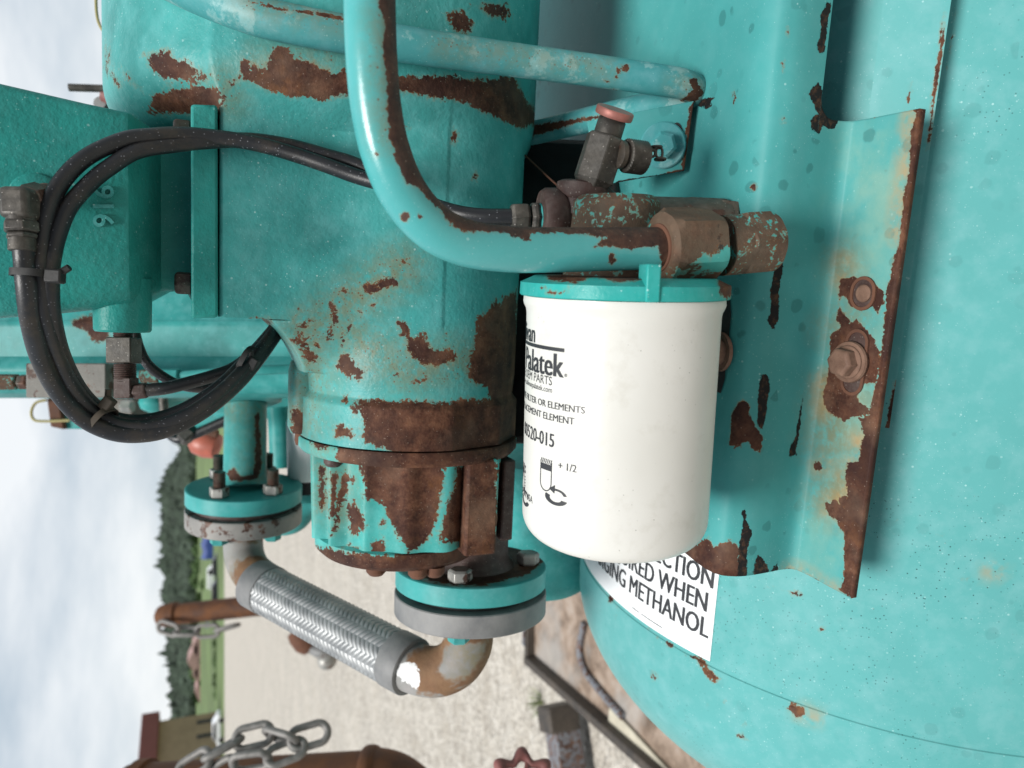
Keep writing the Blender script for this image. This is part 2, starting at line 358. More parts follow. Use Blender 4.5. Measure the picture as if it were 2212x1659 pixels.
g2 = k.ramp(r3, (0, (.29, .265, .23)), (.6, (.50, .47, .42)), (1, (.68, .65, .6)))
cc = k.mix(.55, g1, g2); cc = k.mix(k.mr(d1, .38, .75, 0, .6), cc, (.17, .15, .125)); cc = k.mix(k.mr(k.noise(.9, 6, .6), .42, .66, 0, .35), cc, (.61, .565, .49)); cc = k.mix(k.mr(k.noise(3.2, 6, .65), .50, .70, 0, .65), cc, (.34, .30, .245)); cc = k.mix(k.mr(k.noise(9, 5, .7), .52, .66, 0, .85), cc, (.25, .22, .185)); cc = k.mix(k.mr(k.noise(14, 5, .7), .56, .7, 0, .7), cc, (.70, .67, .61))
M_gravel = k.done(cc, .9, k.bump(k.m_('SUBTRACT', 1.0, d1), 1.0, .02, k.bump(k.noise(6, 5), .5, .03)))
k = NT('muddy steel pan')
cc = k.ramp(k.noise(7, 9, .7, dist=.4), (.3, (.08, .055, .037)), (.43, (.17, .12, .085)), (.55, (.30, .225, .17)), (.70, (.40, .345, .30)))
cc = k.mix(k.mr(k.noise(2.5, 4), .5, .62, 0, .65), cc, (.36, .35, .33))
M_mudpan = k.done(cc, .65, k.bump(k.noise(40, 6, .7), .6, .008))
M_pan = make_metal('black pan lip with dried mud', (.016, .015, .014), (.07, .056, .044), .65, 0, 11, .6, .8, (.26, .2, .15))
M_bluegrey = make_metal('muddy grey blue painted steel', (.09, .10, .12), (.22, .235, .26), .6, 0, 9, .4, .6, (.3, .24, .18), rust=.22)
M_cream = make_flat('dirty cream strip', (.50, .46, .36), .6, .2, 12)
M_grass = make_flat('field grass', (.095, .14, .045), .9, .5, .06, det=7)
M_hill = make_flat('hill soil under trees', (.03, .045, .025), .95, .3, .02)
M_forest = make_flat('conifer foliage', (.036, .054, .036), .95, .45, .05)
M_leaf = make_flat('bush leaves', (.06, .115, .03), .8, .4, 1.5)
M_weed = make_flat('weed blades', (.22, .26, .13), .8, .3, 20)
M_tan = make_flat('tan stucco', (.36, .27, .185), .9, .12, .8)
M_roofred = make_flat('dull red roof metal', (.17, .055, .05), .6, .1, .8)
M_glass = make_flat('dark window', (.035, .035, .035), .2, .2, 1)
M_carw = make_flat('white car paint', (.72, .74, .77), .3, .04, 1)
M_cark = make_flat('dark car paint', (.03, .035, .05), .3, .2, 1)
M_blue = make_flat('blue tarpaulin', (.03, .065, .24), .5, .3, .6)
M_tyre = make_flat('tyre rubber', (.02, .02, .02), .8, .2, 5)
M_pinkroof = make_flat('faded roof tiles', (.36, .23, .21), .8, .2, .6)
M_plaster = make_flat('pale plaster', (.50, .47, .43), .8, .1, .6)
M_orange = make_flat('orange red plastic', (.38, .10, .065), .45, .3, 25)
M_block = make_metal('dull grey cast block', (.13, .125, .11), (.22, .21, .19), .65, 0, 50, .4, .2, rust=.1)
M_hand = make_metal('faded red hand wheel paint', (.16, .05, .045), (.27, .10, .09), .6, 0, 40, .3)
M_chain = make_metal('grey chain steel', (.14, .135, .125), (.26, .25, .24), .55, .3, 80, .3, 0)
M_wire = make_flat('yellow wire', (.35, .30, .13), .5, .2, 30)

# ================================================================== SETTING
g = MB(); g.add([(-260, -30, 0), (260, -30, 0), (260, 104, 0), (-260, 104, 0)], [(0, 1, 2, 3)])
tagit(part('ground', g, M_gravel), kind='structure')
g = MB(); g.add([(-500, 104, -.03), (500, 104, -.03), (900, 470, 10), (-900, 470, 10)], [(0, 1, 2, 3)])
tagit(part('field', g, M_grass), kind='structure')
# wooded hill, its ridge read from the skyline
ridge = [(600, 452), (760, 446), (860, 436), (940, 420), (985, 402), (1010, 382), (1060, 371), (1130, 370), (1200, 373), (1270, 376), (1330, 381), (1400, 386), (1480, 393), (1540, 397), (1700, 404), (1900, 420)]
rx = [aty(u, v, 620).x for v, u in ridge][::-1]; rz = [aty(u, v, 620).z for v, u in ridge][::-1]
def hz(x): return float(np.interp(x, rx, rz))
def hillz(x, y):
    t = (y - 430) / 190; t = max(0, min(1, t)); return 9 + (hz(x) - 9) * (t * t * (3 - 2 * t)) * (1 if y < 620 else max(0, 1 - (y - 620) / 300) ** 1)
g = MB(); xs = np.linspace(rx[0], rx[-1], 70); ys = np.linspace(425, 900, 30)
loft(g, [[Vector((x, y, hillz(x, y) - .5)) for x in xs] for y in ys], cap=False, closed=False)
tagit(part('hill', g, M_hill), kind='structure')
g = MB()
ico = bmesh.new(); bmesh.ops.create_icosphere(ico, subdivisions=1, radius=1); IV = [v.co.copy() for v in ico.verts]; IF = [tuple(v.index for v in f.verts) for f in ico.faces]; ico.free()
for i in range(3600):
    x = random.uniform(rx[0] * .62, rx[-1] * .95); y = 432 + 192 * random.random() ** .8; h = random.uniform(4, 9.5) * (1.6 if random.random() < .06 else 1); w = random.uniform(2.6, 5.2); z = hillz(x, y) - 1
    g.add([Vector((x + q.x * w * random.uniform(.6, 1.3), y + q.y * w, z + (q.z + .5) * h * .62 * random.uniform(.8, 1.2))) for q in IV], IF)
tagit(part('forest', g, M_forest, ang=10), 'dark green wooded hillside under the cloudy sky beyond the gravel yard', 'forest', kind='stuff')

# tan building with the red fascia
def bx(mb, x0, x1, y0, y1, z0, z1): return box(mb, Vector(((x0 + x1) / 2, (y0 + y1) / 2, (z0 + z1) / 2)), Vector((1, 0, 0)), Vector((0, 1, 0)), Vector((0, 0, 1)), abs(x1 - x0), abs(y1 - y0), abs(z1 - z0))
zt0 = aty(345, 1530, 118).z; ztp = aty(306, 1530, 118).z
c0_ = aty(470, 1537, 118); c1_ = aty(470, 1650, 111); c0_.z = c1_.z = 0
be1 = (c1_ - c0_).normalized(); be2 = Vector((-be1.y, be1.x, 0)); be2 = be2 if be2.y > 0 else -be2; ZZ = Vector((0, 0, 1))
bld = thing('building', 'tan stucco building with dull red roof band and narrow dark windows', 'building', c0_)
def bb_(mb, a0, a1, b0, b1, z0, z1): return box(mb, c0_ + be1 * (a0 + a1) / 2 + be2 * (b0 + b1) / 2 + ZZ * (z0 + z1) / 2, be1, be2, ZZ, a1 - a0, b1 - b0, z1 - z0)
g = MB(); bb_(g, 0, 30, 0, 18, -.2, zt0); part('wall', g, M_tan, bld)
g = MB(); bb_(g, -1.0, 31, -1.0, 19, zt0, ztp); part('roof', g, M_roofred, bld, bevel=.1)
for a in (1.3, 3.6, 6.4, 9.2, 12):
    g = MB(); bb_(g, a - .3, a + .3, -.06, .2, 1.0, 3.6); w = part('window', g, M_glass, bld)
    g = MB(); bb_(g, a - .5, a + .5, -.14, .1, .8, .98); part('sill', g, M_plaster, w)
def car(name, label, c, L_, m, dirx=1, van=False):
    t = thing(name, label, 'van' if van else 'car', c)
    s = L_ / 4.3; y0, y1 = -.85 * s, .85 * s
    prof = [(-2.15, .35), (-2.1, .85), (-1.5, .98), (-.95, 1.45), (.9, 1.5), (1.6, 1.0), (2.1, .9), (2.15, .35)] if not van else [(-2.15, .35), (-2.1, 1.85), (-1.9, 1.95), (.9, 1.95), (1.5, 1.2), (2.1, 1.0), (2.15, .35)]
    g = MB(); prism(g, [Vector(c) + Vector((a * s * dirx, y0, b * s)) for a, b in prof], Vector((0, y1 - y0, 0))); part('body', g, m, t, bevel=.12)
    top = 1.85 if van else 1.42
    g = MB(); prism(g, [Vector(c) + Vector((a * s * dirx, y0 - .02, b * s)) for a, b in ((-1.3 if not van else .2, 1.02), (-.9 if not van else .2, top - .03), (.8, top - .03), (1.35, 1.05))], Vector((0, .04, 0))); part('side_window', g, M_glass, t)
    for a in (-1.3, 1.3):
        g = MB(); lathe(g, Vector(c) + Vector((a * s * dirx, y0 - .03, .34 * s)), Vector((0, 1, 0)), [(0, .2 * s), (0, .34 * s), (.22, .34 * s), (.22, .1)], 20); part('wheel', g, M_tyre, t)
p = aty(470, 1573, 106); car('parked_car', 'white car parked in front of the tan building', (p.x, 106, 0), 4.4, M_carw)
p = aty(470, 1240, 150); car('parked_car', 'white van parked beyond the gravel beside a dark car', (p.x, 150, 0), 5.2, M_carw, van=True)
p = aty(470, 1278, 128); car('parked_car', 'dark car parked beyond the gravel beside a white van', (p.x, 128, 0), 4.6, M_cark)
p = aty(470, 1222, 130); car('parked_car', 'dark blue car parked nearest the blue covered stack', (p.x, 130, 0), 4.4, M_cark, -1)
# blue tarp covered stacks
for lab, v0, v1, u0, y in (('long blue tarpaulin covered stack at the far edge of the yard', 1116, 1210, 435, 150), ('small blue tarpaulin covered stack left of the pink roofed houses', 1336, 1360, 446, 190)):
    a = aty(462, v0, y); b = aty(u0, v1, y); n = 7; g = MB(); xs = np.linspace(a.x, b.x, n)
    loft(g, [[Vector((x, y + dy, -.05 + (b.z) * zz * (1 - .12 * ((i % 2))))) for dy, zz in ((0, 0), (.2, .8), (1.2, 1.05), (2.6, 1), (3, .75), (3.1, 0))] for i, x in enumerate(xs)])
    tagit(part('tarp_stack', g, M_blue, loc=(a.x, y, 0)), lab, 'tarp stack')
def house(c, w, h, m, label):
    t = thing('house', label, 'house', c, 'pink roofed houses below the wooded hill'); V = Vector(c)
    g = MB(); bx(g, V.x - w / 2, V.x + w / 2, V.y, V.y + w * .8, 0, h); part('wall', g, M_plaster, t)
    g = MB(); prism(g, [V + Vector((-w * .56, -.5, h)), V + Vector((w * .56, -.5, h)), V + Vector((0, -.5, h * 1.6))], Vector((0, w * .8 + 1, 0))); part('roof', g, M_pinkroof, t)
    for q in (-.25, .2):
        g = MB(); bx(g, V.x + q * w - .5, V.x + q * w + .5, V.y - .06, V.y + .1, h * .4, h * .75); part('window', g, M_glass, t)
for v, w, h, lab in ((1392, 11, 5.2, 'pink roofed house farthest from the tan building'), (1422, 13, 6.2, 'middle and tallest of the pink roofed houses under the hill'), (1452, 10, 5, 'third pink roofed house along from the hedge start'), (1488, 12, 4.6, 'low pink roofed house nearest the tan building')):
    p = aty(460, v, 300); house((p.x, 300, 0), w, h, M_plaster, lab)
# hedge bushes along the field edge
def leafball(rad, n, seed):
    rr = random.Random(seed); g = MB()
    for i in range(n):
        d = Vector((rr.gauss(0, 1), rr.gauss(0, 1), rr.gauss(0, .8))).normalized() * rad * rr.uniform(.35, 1.0); d.z = abs(d.z) * 1.1
        a = Vector((rr.uniform(-1, 1), rr.uniform(-1, 1), rr.uniform(-1, 1))).normalized() * rad * .2; b = a.orthogonal().normalized() * rad * .13
        g.add([d - a, d + b, d + a, d - b], [(0, 1, 2, 3)])
    return g
bm0 = None
for i in range(16):
    v = 1292 + i * 14.0; p = aty(462, v, 135)
    if bm0 is None:
        g = leafball(1.15, 260, 3); o = part('hedge_bush', g, M_leaf, fix=False); bm0 = o
    else:
        o = bm0.copy(); COL.objects.link(o)
    o.location = (p.x, 135, .1); o.rotation_euler.z = i * 1.3; o.scale = (1, 1, 1 + .18 * math.sin(i * 2.1))
    tagit(o, 'one of the round bushes in the green hedge row along the yard edge', 'bush', 'bushes of the hedge row')
for i, (u, v, y, sc_) in enumerate(((437, 1098, 300, 3.2), (432, 1135, 330, 2.4), (430, 1160, 350, 3.0), (436, 1222, 320, 3.0), (434, 1250, 360, 3.6), (442, 1290, 280, 2.2), (438, 1385, 330, 3.0), (434, 1450, 370, 3.8), (440, 1498, 320, 3.0), (431, 1188, 350, 2.8), (446, 1262, 230, 1.5), (436, 1340, 350, 3.2))):
    p = aty(u, v, y); o = bm0.copy(); COL.objects.link(o); zf_ = (y - 104) / 366 * 10 - .3
    o.name = "bushy_tree"; o.location = (p.x, y, zf_); o.rotation_euler.z = i * 2.1; o.scale = (sc_, sc_, sc_ * .95)
    tagit(o, 'one of the loose bushy trees scattered over the green field below the wooded hill', 'tree', 'bushy trees scattered over the field')
# weeds on the gravel
def weed(u, v, s, n, label):
    c = onz(u, v); g = MB()
    for i in range(n):
        a = random.uniform(0, 6.28); d = Vector((math.cos(a), math.sin(a), 0)) * random.uniform(.0, .06) * s; t = d * 2.2 + Vector((0, 0, random.uniform(.08, .2) * s)); w = d.orthogonal().normalized() * .006 * s if d.length > 1e-4 else Vector((.004, 0, 0))
        g.add([c + d - w, c + d + w, c + d + t * .6 + w * .7, c + d + t, c + d + t * .6 - w * .7], [(0, 1, 2, 3, 4)])
    tagit(part('weed', g, M_weed, loc=c, fix=False), label, 'weed')
weed(1170, 1515, .55, 60, 'tuft of pale green weed on gravel beside the skid pan')

# ================================================================== MID-DISTANCE THINGS
def pts(*l): return [P(*q) for q in l]
# far rusty standpipe
t = thing('standpipe', 'thin dark rusted standpipe rising behind the braided steel hose', 'standpipe', onz(985, 1420))
top = P(372, 1328, 3.9); low_ = P(600, 1303, 3.9); ax = (low_ - top)
g = MB(); lathe(g, top, ax, [(0, .056), (ax.length, .056)], 28, .1); part('pipe', g, M_rustpost, t)
g = MB(); lathe(g, top - ax.normalized() * .085, ax, [(0, .03), (.012, .048), (.03, .058), (.075, .060), (.076, .066), (.11, .066), (.111, .057)], 28); part('cap', g, M_rustpost, t)
g = MB(); tube(g, spline([top.lerp(low_, .97), P(612, 1304, 3.9), P(640, 1318, 3.88), P(652, 1345, 3.86), P(654, 1362, 3.86)], 8), .060, 24); part('elbow', g, M_rustpost, t)
g = MB(); tube(g, [P(640, 1322, 3.9), onz(985, 1420)], .03, 16); part('strut', g, M_rustpost, t)
def chain(name, label, path, la, lb, r, m, group=None, tw=0):
    sp = spline(path, 40); tot = sum((b - a).length for a, b in zip(sp, sp[1:])); pitch = (la - r) * 2 * .94; n = max(2, int(tot / pitch))
    t = thing(name, label, 'chain', path[-1], group); acc = 0; k = 0; i = 0
    cum = [0]
    for a, b in zip(sp, sp[1:]): cum.append(cum[-1] + (b - a).length)
    for j in range(n):
        s0 = j * tot / n; s1 = (j + 1) * tot / n
        def at(s):
            q = int(np.searchsorted(cum, s)); q = min(max(q, 1), len(sp) - 1); f = (s - cum[q - 1]) / max(1e-9, cum[q] - cum[q - 1]); return sp[q - 1].lerp(sp[q], f)
        a, b = at(s0), at(s1); e = (b - a).normalized(); side = e.cross(CF).normalized(); up = e.cross(side)
        an = tw + (math.pi / 2 if j % 2 else 0) + .35 * math.sin(j * 1.7); eb = side * math.cos(an) + up * math.sin(an)
        g = MB(); link_ring(g, (a + b) / 2, e, eb, la, lb, r); part('link', g, m, t, ang=60)
chain('chain', 'thin grey chain hanging from the cap of the far rusted standpipe', pts((345, 1352, 3.82), (365, 1362, 3.8), (420, 1364, 3.8), (470, 1362, 3.8), (512, 1350, 3.8)), .062, .030, .011, M_chain)
# near rusty standpipe with elbow
t = thing('standpipe', 'thick rusty standpipe with an elbow and a grey chain over its top', 'standpipe', onz(900, 1700))
pa = P(300, 1716, 1.5); pb = P(790, 1690, 1.46); e = (pb - pa)
g = MB(); lathe(g, pa, e, [(0, .059), (e.length, .059)], 40, .05); part('pipe', g, M_rustpost, t)
el = spline(pts((786, 1690, 1.46), (815, 1690, 1.46), (850, 1700, 1.46), (884, 1728, 1.46), (905, 1772, 1.46), (914, 1822, 1.46)), 8)
g = MB(); tube(g, el, .0635, 32); part('elbow', g, M_rustpost, t)
g = MB(); lathe(g, pb - e.normalized() * .004, e, [(0, .060), (.002, .066), (.008, .069), (.020, .069), (.026, .067), (.030, .062)], 40); part('collar', g, M_rustpost, t)
g = MB(); lathe(g, pa - e.normalized() * .045, e, [(0, .03), (.004, .046), (.016, .057), (.036, .061), (.037, .067), (.062, .067), (.063, .06)], 40); part('cap', g, M_rustpost, t)
chain('chain', 'heavy grey chain strand draped along the top of the near standpipe', pts((700, 1580, 1.33), (645, 1600, 1.31), (585, 1583, 1.33), (530, 1592, 1.33), (480, 1618, 1.31), (430, 1645, 1.30), (390, 1672, 1.3)), .034, .0175, .0068, M_chain, tw=.5)
chain('chain', 'second grey chain strand lying lower on the near rusty standpipe', pts((655, 1610, 1.31), (600, 1638, 1.29), (545, 1640, 1.29), (490, 1656, 1.29), (440, 1690, 1.29)), .034, .0175, .0068, M_chain, tw=.9)
# small valve with a grey ball beyond the braided hose
t = thing('hose_coupling', 'small rusty pipe end with a shiny grey ball below the braided hose', 'coupling', P(665, 1396, 3.8))
g = MB(); a = P(640, 1360, 3.8); b = P(672, 1402, 3.8); lathe(g, a, b - a, [(0, .03), (.0, .055), (.04, .066), (.09, .066), (.13, .046), (.142, .0)], 24); part('pipe_end', g, M_rust, t)
g = MB(); lathe(g, P(676, 1402, 3.78), P(702, 1412, 3.75) - P(676, 1402, 3.78), [(0, .03), (.04, .033), (.075, .026)], 18); part('nipple', g, M_zinc, t)
g = MB(); o_ = P(707, 1426, 3.74); lathe(g, o_ - Vector((0, 0, .05)), Vector((0, 0, 1)), [(.05 - .05 * math.cos(i * math.pi / 10), .05 * math.sin(i * math.pi / 10)) for i in range(11)], 20); part('ball', g, M_nutgrey, t)
# skid pan, channel, cream strip below the tank
ZP = .34
A_, B_, C_, D_ = onz(1152, 1422, ZP), onz(1152, 1180, ZP), onz(1640, 1180, ZP), onz(1500, 1720, ZP)
t = thing('skid_pan', 'muddy brown steel skid pan with a black raised lip under the teal tank', 'skid', A_)
poly = [A_, B_, onz(1900, 1000, ZP), onz(1900, 1800, ZP), D_]
g = MB(); prism(g, poly, Vector((0, 0, -.05))); part('floor', g, M_mudpan, t)
def strip(mb, a, b, w, h, lift=0):
    e = (b - a).normalized(); n = Vector((-e.y, e.x, 0)).normalized()
    return prism(mb, [a - n * w / 2 + Vector((0, 0, lift)), b - n * w / 2 + Vector((0, 0, lift)), b + n * w / 2 + Vector((0, 0, lift)), a + n * w / 2 + Vector((0, 0, lift))], Vector((0, 0, h)))
g = MB(); strip(g, A_, D_, .035, .10, -.05); strip(g, B_, A_, .03, .09, -.05); part('lip', g, M_pan, t, bevel=.006)
g = MB(); strip(g, onz(1322, 1540, ZP), onz(1480, 1715, ZP), .06, .012, .003); part('cream_strip', g, M_cream, t, bevel=.003)
sp = spline([onz(*q, ZP + .012) for q in ((1262, 1345), (1252, 1400), (1262, 1445), (1290, 1485), (1320, 1520), (1345, 1548))], 8)
g = MB(); tube(g, sp, .014, 12); part('grey_cable', g, M_bluegrey, t)
g = MB(); strip(g, onz(1142, 1215, ZP + .02), onz(1140, 1395, ZP + .02), .05, .05, -.03); part('grey_edge', g, M_bluegrey, t, bevel=.004)
t = thing('steel_channel', 'grey blue steel tube with a black open end beside the skid pan', 'channel', onz(1215, 1600, .1))
a, b = onz(1190, 1568, .18), onz(1215, 1760, .18); e = (b - a).normalized(); n = Vector((-e.y, e.x, 0)).normalized()
g = MB(); box(g, (a + b) / 2 + Vector((0, 0, -.06)), e, n, Vector((0, 0, 1)), (b - a).length, .13, .14); part('tube', g, M_bluegrey, t, bevel=.01)
g = MB(); box(g, a - e * .03 + Vector((0, 0, -.045)), e, n, Vector((0, 0, 1)), .12, .15, .16); part('end_cap', g, M_pan, t, bevel=.012)
# hand wheel
c = P(1132, 1696, 1.02); axw = (ray(1135, 1668) * -.8 + CD * -.5 + CR * .25).normalized()
t = thing('hand_wheel', 'faded red scalloped valve hand wheel at the picture edge', 'hand wheel', c)
e1 = axw.orthogonal().normalized(); e2 = axw.cross(e1); g = MB(); rings = []
for i in range(96):
    a = 2 * math.pi * i / 96; rr = .037 + .0055 * math.cos(7 * a) ; d = e1 * math.cos(a) + e2 * math.sin(a); tr = .0082 + .0022 * math.cos(7 * a)
    rings.append([c + d * rr + (d * math.cos(q) + axw * math.sin(q)) * tr for q in [2 * math.pi * j / 10 for j in range(10)]])
rings.append(rings[0]); loft(g, rings, cap=False); part('rim', g, M_hand, t, ang=60)
for i in range(4):
    a = math.pi / 2 * i + .4; d = e1 * math.cos(a) + e2 * math.sin(a); g = MB(); tube(g, [c + d * .006, c + d * .035], .0045, 10); part('spoke', g, M_hand, t)
g = MB(); lathe(g, c - axw * .008, axw, [(0, .011), (.014, .011), (.018, .006)], 16); part('hub', g, M_hand, t)

# ================================================================== MACHINE FRAMES
Dc, Uc, Gc = frame(.10, .045)                # compressor
A0 = P(887, 829.5, .66); RC = .095
def ch(u, v, y):                             # casing frame: sight line meets the plane y (towards the camera) = const
    r = ray(u, v); o = A0 - Gc * y; return CAM + r * ((o - CAM).dot(Gc) / r.dot(Gc))
def loc(p): d = p - A0; return d.dot(Uc), -d.dot(Gc), d.dot(Dc)
def tfront(v, y=RC): return bis(lambda t: proj(A0 + Dc * t - Gc * y)[1] - v, -2, 2)
def xleft(u, y, v=450): return loc(ch(u, v, y))[0]
# ---------------------------------------------------------------- compressor housing
HD = .074; LD = xleft(473, HD)
yd = -.085; Rd = .193
def leftu(xc, Rr, t): return min(proj(A0 + Dc * t + Uc * (xc + Rr * math.sin(a)) - Gc * (yd + Rr * math.cos(a)))[0] for a in np.linspace(.2, 2.2, 60))
xd = bis(lambda x: leftu(x, Rd, tfront(60, .02)) - 219, -.1, .4)
THC = math.atan2(LD, HD)
TH = sorted([R(-180 + 360 * i / 420) for i in range(420)] + [THC + R(d) for d in (-.7, -.5, -.3, -.15, -.05, .05, .15, .3, .5, .7)])
def circ(th, xc, yc, r):
    s, c_ = math.sin(th), math.cos(th); b = xc * s + yc * c_; q = b * b - (xc * xc + yc * yc - r * r)
    return b + math.sqrt(q) if q > 0 else 0.0
def duct(th, Lx, H):
    s, c_ = math.sin(th), abs(math.cos(th))
    if s <= 0: return 0.0
    q = 60.0; return ((s / Lx) ** q + (c_ / H) ** q) ** (-1 / q)
def smax(a, b, k=.006):
    h = max(k - abs(a - b), 0) / k; return max(a, b) + h * h * k * .25
def ringpts(t, fn): return [A0 + Dc * t + (Uc * math.sin(th) - Gc * math.cos(th)) * fn(th) for th in TH]
tdr = lambda v: tfront(v, .06)
t225, t690 = loc(ch(540, 228, HD))[2], loc(ch(520, 687, HD))[2]
spec = []
rf = .046; td0 = loc(ch(250, 132, .0))[2]
def body(th, Lx=None, H=HD, r=RC):
    a = r if abs(math.degrees(th)) < 180 else r
    return smax(a, duct(th, Lx, H), .03) if Lx else a
def drum(th, q): return circ(th, xd, yd, Rd - rf + rf * math.cos(q))
for i in range(42): spec.append((td0 - .26 + .26 * i / 42, lambda th: smax(body(th, LD), drum(th, 0), .012)))
for i in range(15):
    q = math.pi / 2 * i / 14; spec.append((td0 + rf * math.sin(q), lambda th, q=q: smax(body(th, LD), drum(th, q), .02)))
for q in (.9, .7, .4, 0): spec.append((td0 + rf + .0012 * (1 - q), lambda th, q=q: smax(body(th, LD), circ(th, xd * q, yd * q, max(.02, (Rd - rf) * q)), .012)))
t1 = td0 + rf + .002; n = int((t690 - t1) / .0026)
for i in range(1, n + 1): spec.append((t1 + (t690 - t1) * i / n, lambda th: body(th, LD)))
for f in (.92, .82, .72): spec.append((t690 + .0006 * (1 - f), lambda th, f=f: body(th, LD * f)))
nk = [(687, 575), (700, 588), (715, 604), (735, 622), (760, 641), (780, 655), (800, 668)]
for i in range(26):
    f = i / 25; v = 687 + 113 * f; u = float(np.interp(v, [a for a, b in nk], [b for a, b in nk])); Lx = xleft(u, .03, v); H = HD * (1 - .5 * f); tt = t690 + .0008 + (loc(ch(600, 800, .03))[2] - t690) * f
    spec.append((tt, lambda th, Lx=Lx, H=H: body(th, Lx, H)))
tlast = spec[-1][0]; tstep = tfront(868); tseam = tfront(975)
def low(th, r):
    q = math.degrees(th)
    for c_, w in ((-52, 1), (-21, 1)): r = min(r, .0945 / max(.3, math.cos(th - R(c_)))) if abs(q - c_) < 16 else r
    return r
n = 20
for i in range(1, n + 1): spec.append((tlast + (tstep - tlast) * i / n, lambda th, f=i / n: RC - .0015 * f))
for i in range(5): spec.append((tstep + .006 * (i + 1) / 5, lambda th, f=(i + 1) / 5: (RC - .0015) * (1 - f) + low(th, .098) * f))
n = 18
for i in range(1, n + 1): spec.append((tstep + .006 + (tseam - .0006 - tstep - .006) * i / n, lambda th: low(th, .098)))
comp = thing('air_compressor', 'rust flaked teal compressor housing with a round drum above and bolted rings below', 'compressor', A0)
g = MB(); loft(g, [ringpts(t, f) for t, f in spec]); casing = part('housing', g, M_cast, comp, ang=50)
brown_big = z6((1255, 650), (1280, 600), (1310, 490), (1305, 400), (1345, 360), (1390, 335), (1425, 280), (1445, 320), (1475, 270), (1540, 230), (1600, 1400), (660, 1112), (650, 1000), (640, 960), (632, 870), (700, 860), (800, 872), (1000, 880), (1100, 886), (1160, 888), (1230, 865), (1300, 866), (1390, 860), (1372, 800), (1290, 765), (1262, 730))
chipteal = [('s', 4, z6((1175, 905), (1160, 960), (1170, 1010), (1150, 1110)))]
rust_shadeA = [z6((665, 210), (680, 195), (735, 180), (760, 155), (780, 175), (820, 165), (850, 185), (845, 205), (800, 215), (740, 235), (690, 255), (668, 235)),
    z6((445, 320), (480, 300), (505, 330), (512, 370), (505, 415), (480, 410), (460, 345)),
    z6((855, 400), (905, 420), (935, 500), (950, 520), (985, 465), (1010, 480), (1030, 540), (1070, 575), (1150, 575), (1195, 600), (1190, 640), (1100, 660), (1000, 655), (950, 630), (910, 580), (905, 530), (870, 480)),
    z6((505, 640), (530, 600), (565, 610), (600, 650), (640, 690), (655, 745), (635, 755), (600, 720), (565, 745), (530, 700), (500, 680)), brown_big,
    zt((375, 500), (395, 445), (440, 510), (480, 470), (530, 490), (580, 545), (545, 455), (600, 450), (650, 510), (720, 560), (745, 540), (820, 580), (880, 650), (980, 680), (880, 695), (700, 700), (540, 680), (500, 640), (440, 580), (440, 530)),
    zt((1255, 540), (1300, 530), (1345, 560), (1330, 610), (1380, 570), (1400, 610), (1480, 610), (1490, 540), (1540, 520), (1510, 460), (1540, 415), (1640, 410), (1720, 470), (1680, 510), (1800, 540), (1900, 560), (2000, 620), (2080, 660), (2150, 620), (2300, 640), (2300, 840), (2050, 850), (1940, 900), (1860, 870), (1800, 860), (1640, 840), (1560, 810), (1400, 770), (1440, 710), (1380, 700), (1330, 720), (1240, 680)),
    z5((940, 500), (1290, 490), (1450, 520), (1700, 500), (1900, 790), (1760, 830), (1659, 790), (1560, 740), (1420, 680), (1330, 645), (1150, 620), (940, 580)),
    z5((1280, 80), (1370, 70), (1440, 150), (1420, 220), (1330, 200), (1280, 130)), z5((1450, 30), (1659, 20), (1700, 130), (1560, 90)),
    zt((480, 830), (640, 790), (830, 770), (900, 760), (1000, 770), (1060, 810), (1060, 1000), (400, 1000)), ('s', 4, z6((0, 395), (70, 398), (110, 420)))]  # brown polygon under the drum paints in shade along with rust
rust_shadeA += zcirc(z6, (550, 865, 18), (610, 920, 22, 30), (520, 1050, 22, 32), (558, 1050, 18, 22), (590, 1080, 9), (538, 230, 13), (285, 350, 10), (465, 478, 16, 36), (540, 515, 13, 24), (575, 450, 12, 20), (310, 440, 24, 14, -20), (370, 405, 20, 11), (300, 490, 30, 13), (290, 530, 45, 20, 15), (388, 552, 20, 10, 40), (240, 400, 11), (840, 712, 22, 12), (970, 760, 38, 16, -10), (1320, 765, 24, 14), (900, 62, 22, 7), (340, 610, 30, 55, -40), (640, 368, 6), (705, 320, 6), (1135, 495, 8, 14), (672, 692, 9))
rust_shadeA += zcirc(z5, (1320, 880, 12, 20), (1010, 822, 12, 8), (1460, 1140, 10)) + zcirc(zt, (1190, 725, 34, 14, -25), (1090, 890, 22, 40), (245, 670, 34, 7, 45), (110, 680, 12, 50, -35), (70, 500, 5, 20))
stainA = [('s', 34, z6((300, 520), (480, 360), (640, 260), (860, 110))), ('s', 26, z6((350, 600), (380, 760))), ('s', 12, z6((360, 800), (350, 1000))), ('s', 30, z6((560, 480), (900, 700), (1200, 640))), ('s', 10, zt((1080, 700), (1150, 900))), ('s', 14, zt((1400, 560), (2000, 560)))]
paint(casing, rust=rust_shadeA, stain=stainA)
